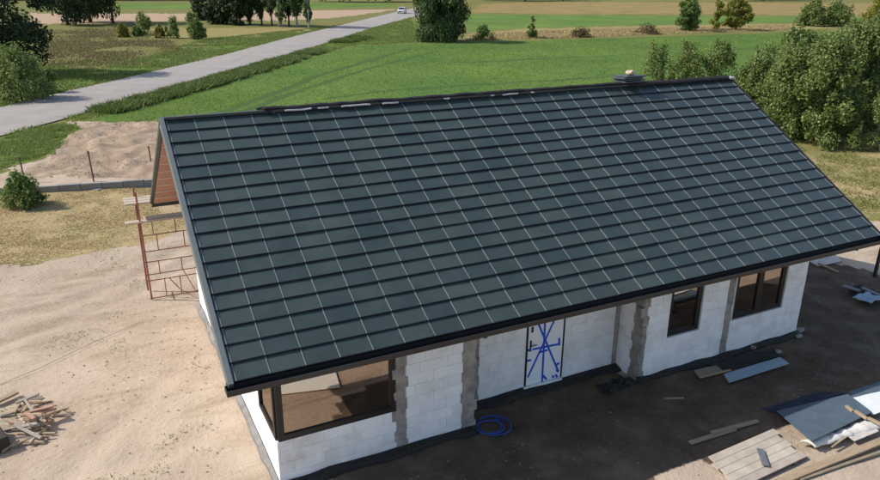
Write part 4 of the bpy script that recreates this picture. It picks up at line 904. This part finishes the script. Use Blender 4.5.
# scrap wood heap at the left edge
rr = np.random.default_rng(5); c0 = P(30, 425); mats = [m_wood, M('pink_wood', (.46, .26, .18), .85, .25, 3, .4, objvar=.2, stretch=(1, 9, 9)), M('grey_wood', (.40, .34, .28), .9, .25, 3, .4, objvar=.3, stretch=(1, 9, 9))]
def stick(u0, v0, u1, v1, z0_, z1_, w, h, k): beam('scrap_board', P(u0, v0, z0_), P(u1, v1, z1_), w, h, mats[k], ['yellowish', 'pinkish', 'greyish'][k]+' splintered board lying loose in the scrap wood heap', 'scrap wood', 'scrap wood heap', roll=rr.uniform(-.5, .5))
for a in [(14, 425, 41, 438, .2, .12, .07, .03, 2), (16, 403, 39, 394, .15, .3, .06, .04, 2), (18, 434, 55, 433.5, .06, .06, .05, .04, 0), (20, 442, 44, 442, .05, .05, .05, .04, 0), (14, 438, 52, 436, .1, .08, .04, .03, 2), (27, 416, 56, 408, .3, .25, .12, .05, 1), (30, 412, 54, 406, .32, .35, .09, .04, 1), (33, 420, 55, 413, .22, .2, .07, .04, 1), (52, 413, 69, 408, .1, .12, .05, .03, 0), (56, 415, 70, 414, .06, .06, .04, .03, 2), (62, 409, 70, 412, .1, .08, .05, .03, 0), (12, 446, 30, 438, .06, .08, .05, .03, 0), (2, 452, 18, 440, .05, .1, .05, .03, 0), (25, 400, 33, 411, .3, .28, .05, .03, 2)]: stick(*a)
for k in range(34):
    u, v = rr.normal(30, 12), rr.normal(419, 10); a = rr.normal(0, .9); L = rr.uniform(5, 13); zz = max(.05, .34-.016*math.hypot(u-32, (v-418)*1.3)+rr.uniform(-.05, .05))
    stick(u-L*math.cos(a), v-L*.6*math.sin(a), u+L*math.cos(a), v+L*.6*math.sin(a), max(.03, zz+rr.uniform(-.08, .08)), max(.03, zz+rr.uniform(-.08, .08)), rr.uniform(.03, .09), rr.uniform(.02, .05), int(rr.integers(0, 3)))
beam('dark_board', P(-6, 403, .1), P(17, 392, .12), .16, .05, m_oldwood, 'wide dark brown board above the scrap wood heap', 'board')
bb = B(); bb.cbox((-.28, -.4, 0), (.15, .4, .30), .03); o = bb.build('dark_crate', M('charred_wood', (.035, .028, .022), .9, .4, 8, .5)); o.location = P(-3, 444); o.rotation_euler = (0, 0, R(20)); tag(o, 'dark charred timber block at the left edge of the scrap heap', 'timber')

# white car on the road
def car():
    p = P(402, 13.6); q = P(390, 17); d = q-p; ang = math.atan2(d[1], d[0])
    c_ = tag(empty('parked_car', (p[0], p[1], .1), ang), 'small white car on the road beside the tall dark tree', 'car')
    mw = M('car_white', (.75, .75, .75), .3, .04, 2); mg = M('car_glass', (.02, .024, .03), .12, .1, 3); mr = M('tyre_black', (.015, .015, .015), .9, .2, 8)
    side = [(-2.1, .35), (2.0, .35), (2.1, .55), (2.05, .82), (1.2, .95), (.55, 1.45), (-1.2, 1.5), (-1.95, 1.05), (-2.12, .9)]
    v, f = [], []; n = len(side)
    for y, k in ((-.85, 0), (-.80, 1), (.80, 1), (.85, 0)):
        for x, z in side:
            tum = (.16 if z > 1.2 else 0); yy = math.copysign(abs(y)-tum, y); v.append((x*(1 if k else .97), yy, z))
    for s in range(3):
        for i in range(n): f.append((s*n+i, s*n+(i+1) % n, (s+1)*n+(i+1) % n, (s+1)*n+i))
    f += [tuple(range(n)), tuple(3*n+i for i in range(n))]
    link('body', fixn(mesh('body', v, f, mw)), c_)
    bb = B(); bb.add([(1.17, -.72, .98), (1.17, .72, .98), (.6, .62, 1.44), (.6, -.62, 1.44), (1.1, -.72, .93), (1.1, .72, .93), (.5, .62, 1.39), (.5, -.62, 1.39)], [(0, 1, 2, 3), (7, 6, 5, 4), (0, 4, 5, 1), (1, 5, 6, 2), (2, 6, 7, 3), (3, 7, 4, 0)])
    o = bb.build('windscreen', mg, c_); o.location = (.02, 0, .02)
    for s in (-1, 1):
        bb = B(); bb.prism([(-1.5, 1.0), (.95, 1.0), (.5, 1.38), (-1.15, 1.42)], 1, s*.755, s*.86); o = bb.build('side_window', mg, c_)
        for x in (-1.3, 1.3): bb = B(); bb.tube([(x, s*.66, .31), (x, s*.88, .31)], .32, 14); w_ = bb.build('wheel', mr, c_); bb = B(); bb.tube([(x, s*.87, .31), (x, s*.89, .31)], .19, 10); bb.build('rim', M('rim_grey', (.4, .4, .42), .4, .1, 4, metal=.6), w_)
        bb = B(); bb.cbox((2.0, s*.62-.16, .66), (2.12, s*.62+.16, .80), .02); bb.build('headlight', M('lamp_glass', (.6, .6, .62), .2, .05, 4), c_)
    bb = B(); bb.box((2.03, -.45, .42), (2.125, .45, .6)); bb.build('grille', mr, c_)
car()

# cream board lying before the house (below the picture, mirrored in the corner window)
bb = B(); bb.prism([(1.0, -7.55), (2.95, -7.1), (3.3, -9.0), (1.2, -9.5)], 2, .05, .075)
o = link('cream_board', fixn(mesh('cream_board', bb.v, bb.f, M('cream_board', (.84, .82, .72), .7, .06, 3)))); tag(o, 'cream board on the sand, mirrored in the corner window', 'board')
bb = B(); bb.tube([P(-10, 389, .02), P(40, 368, .02), P(92, 343, .02), P(140, 322, .02)], .006, 5); tag(bb.build('string', M('grey_string', (.28, .22, .17), .9, .2, 9)), 'thin marking string lying across the bare sand', 'string')

quad_sheet('slate_shade', [(762, 409), (822, 391), (846, 394), (778, 414)], .012, M('slate_shade', (.012, .016, .03), .6, .4, 6, .3), .05, label='dark sheet added as the shaded upper part of the propped slate panel', cat='foil', wav=.02, nseg=8)  # added dark sheet, its colour stands for the slate lying in shade
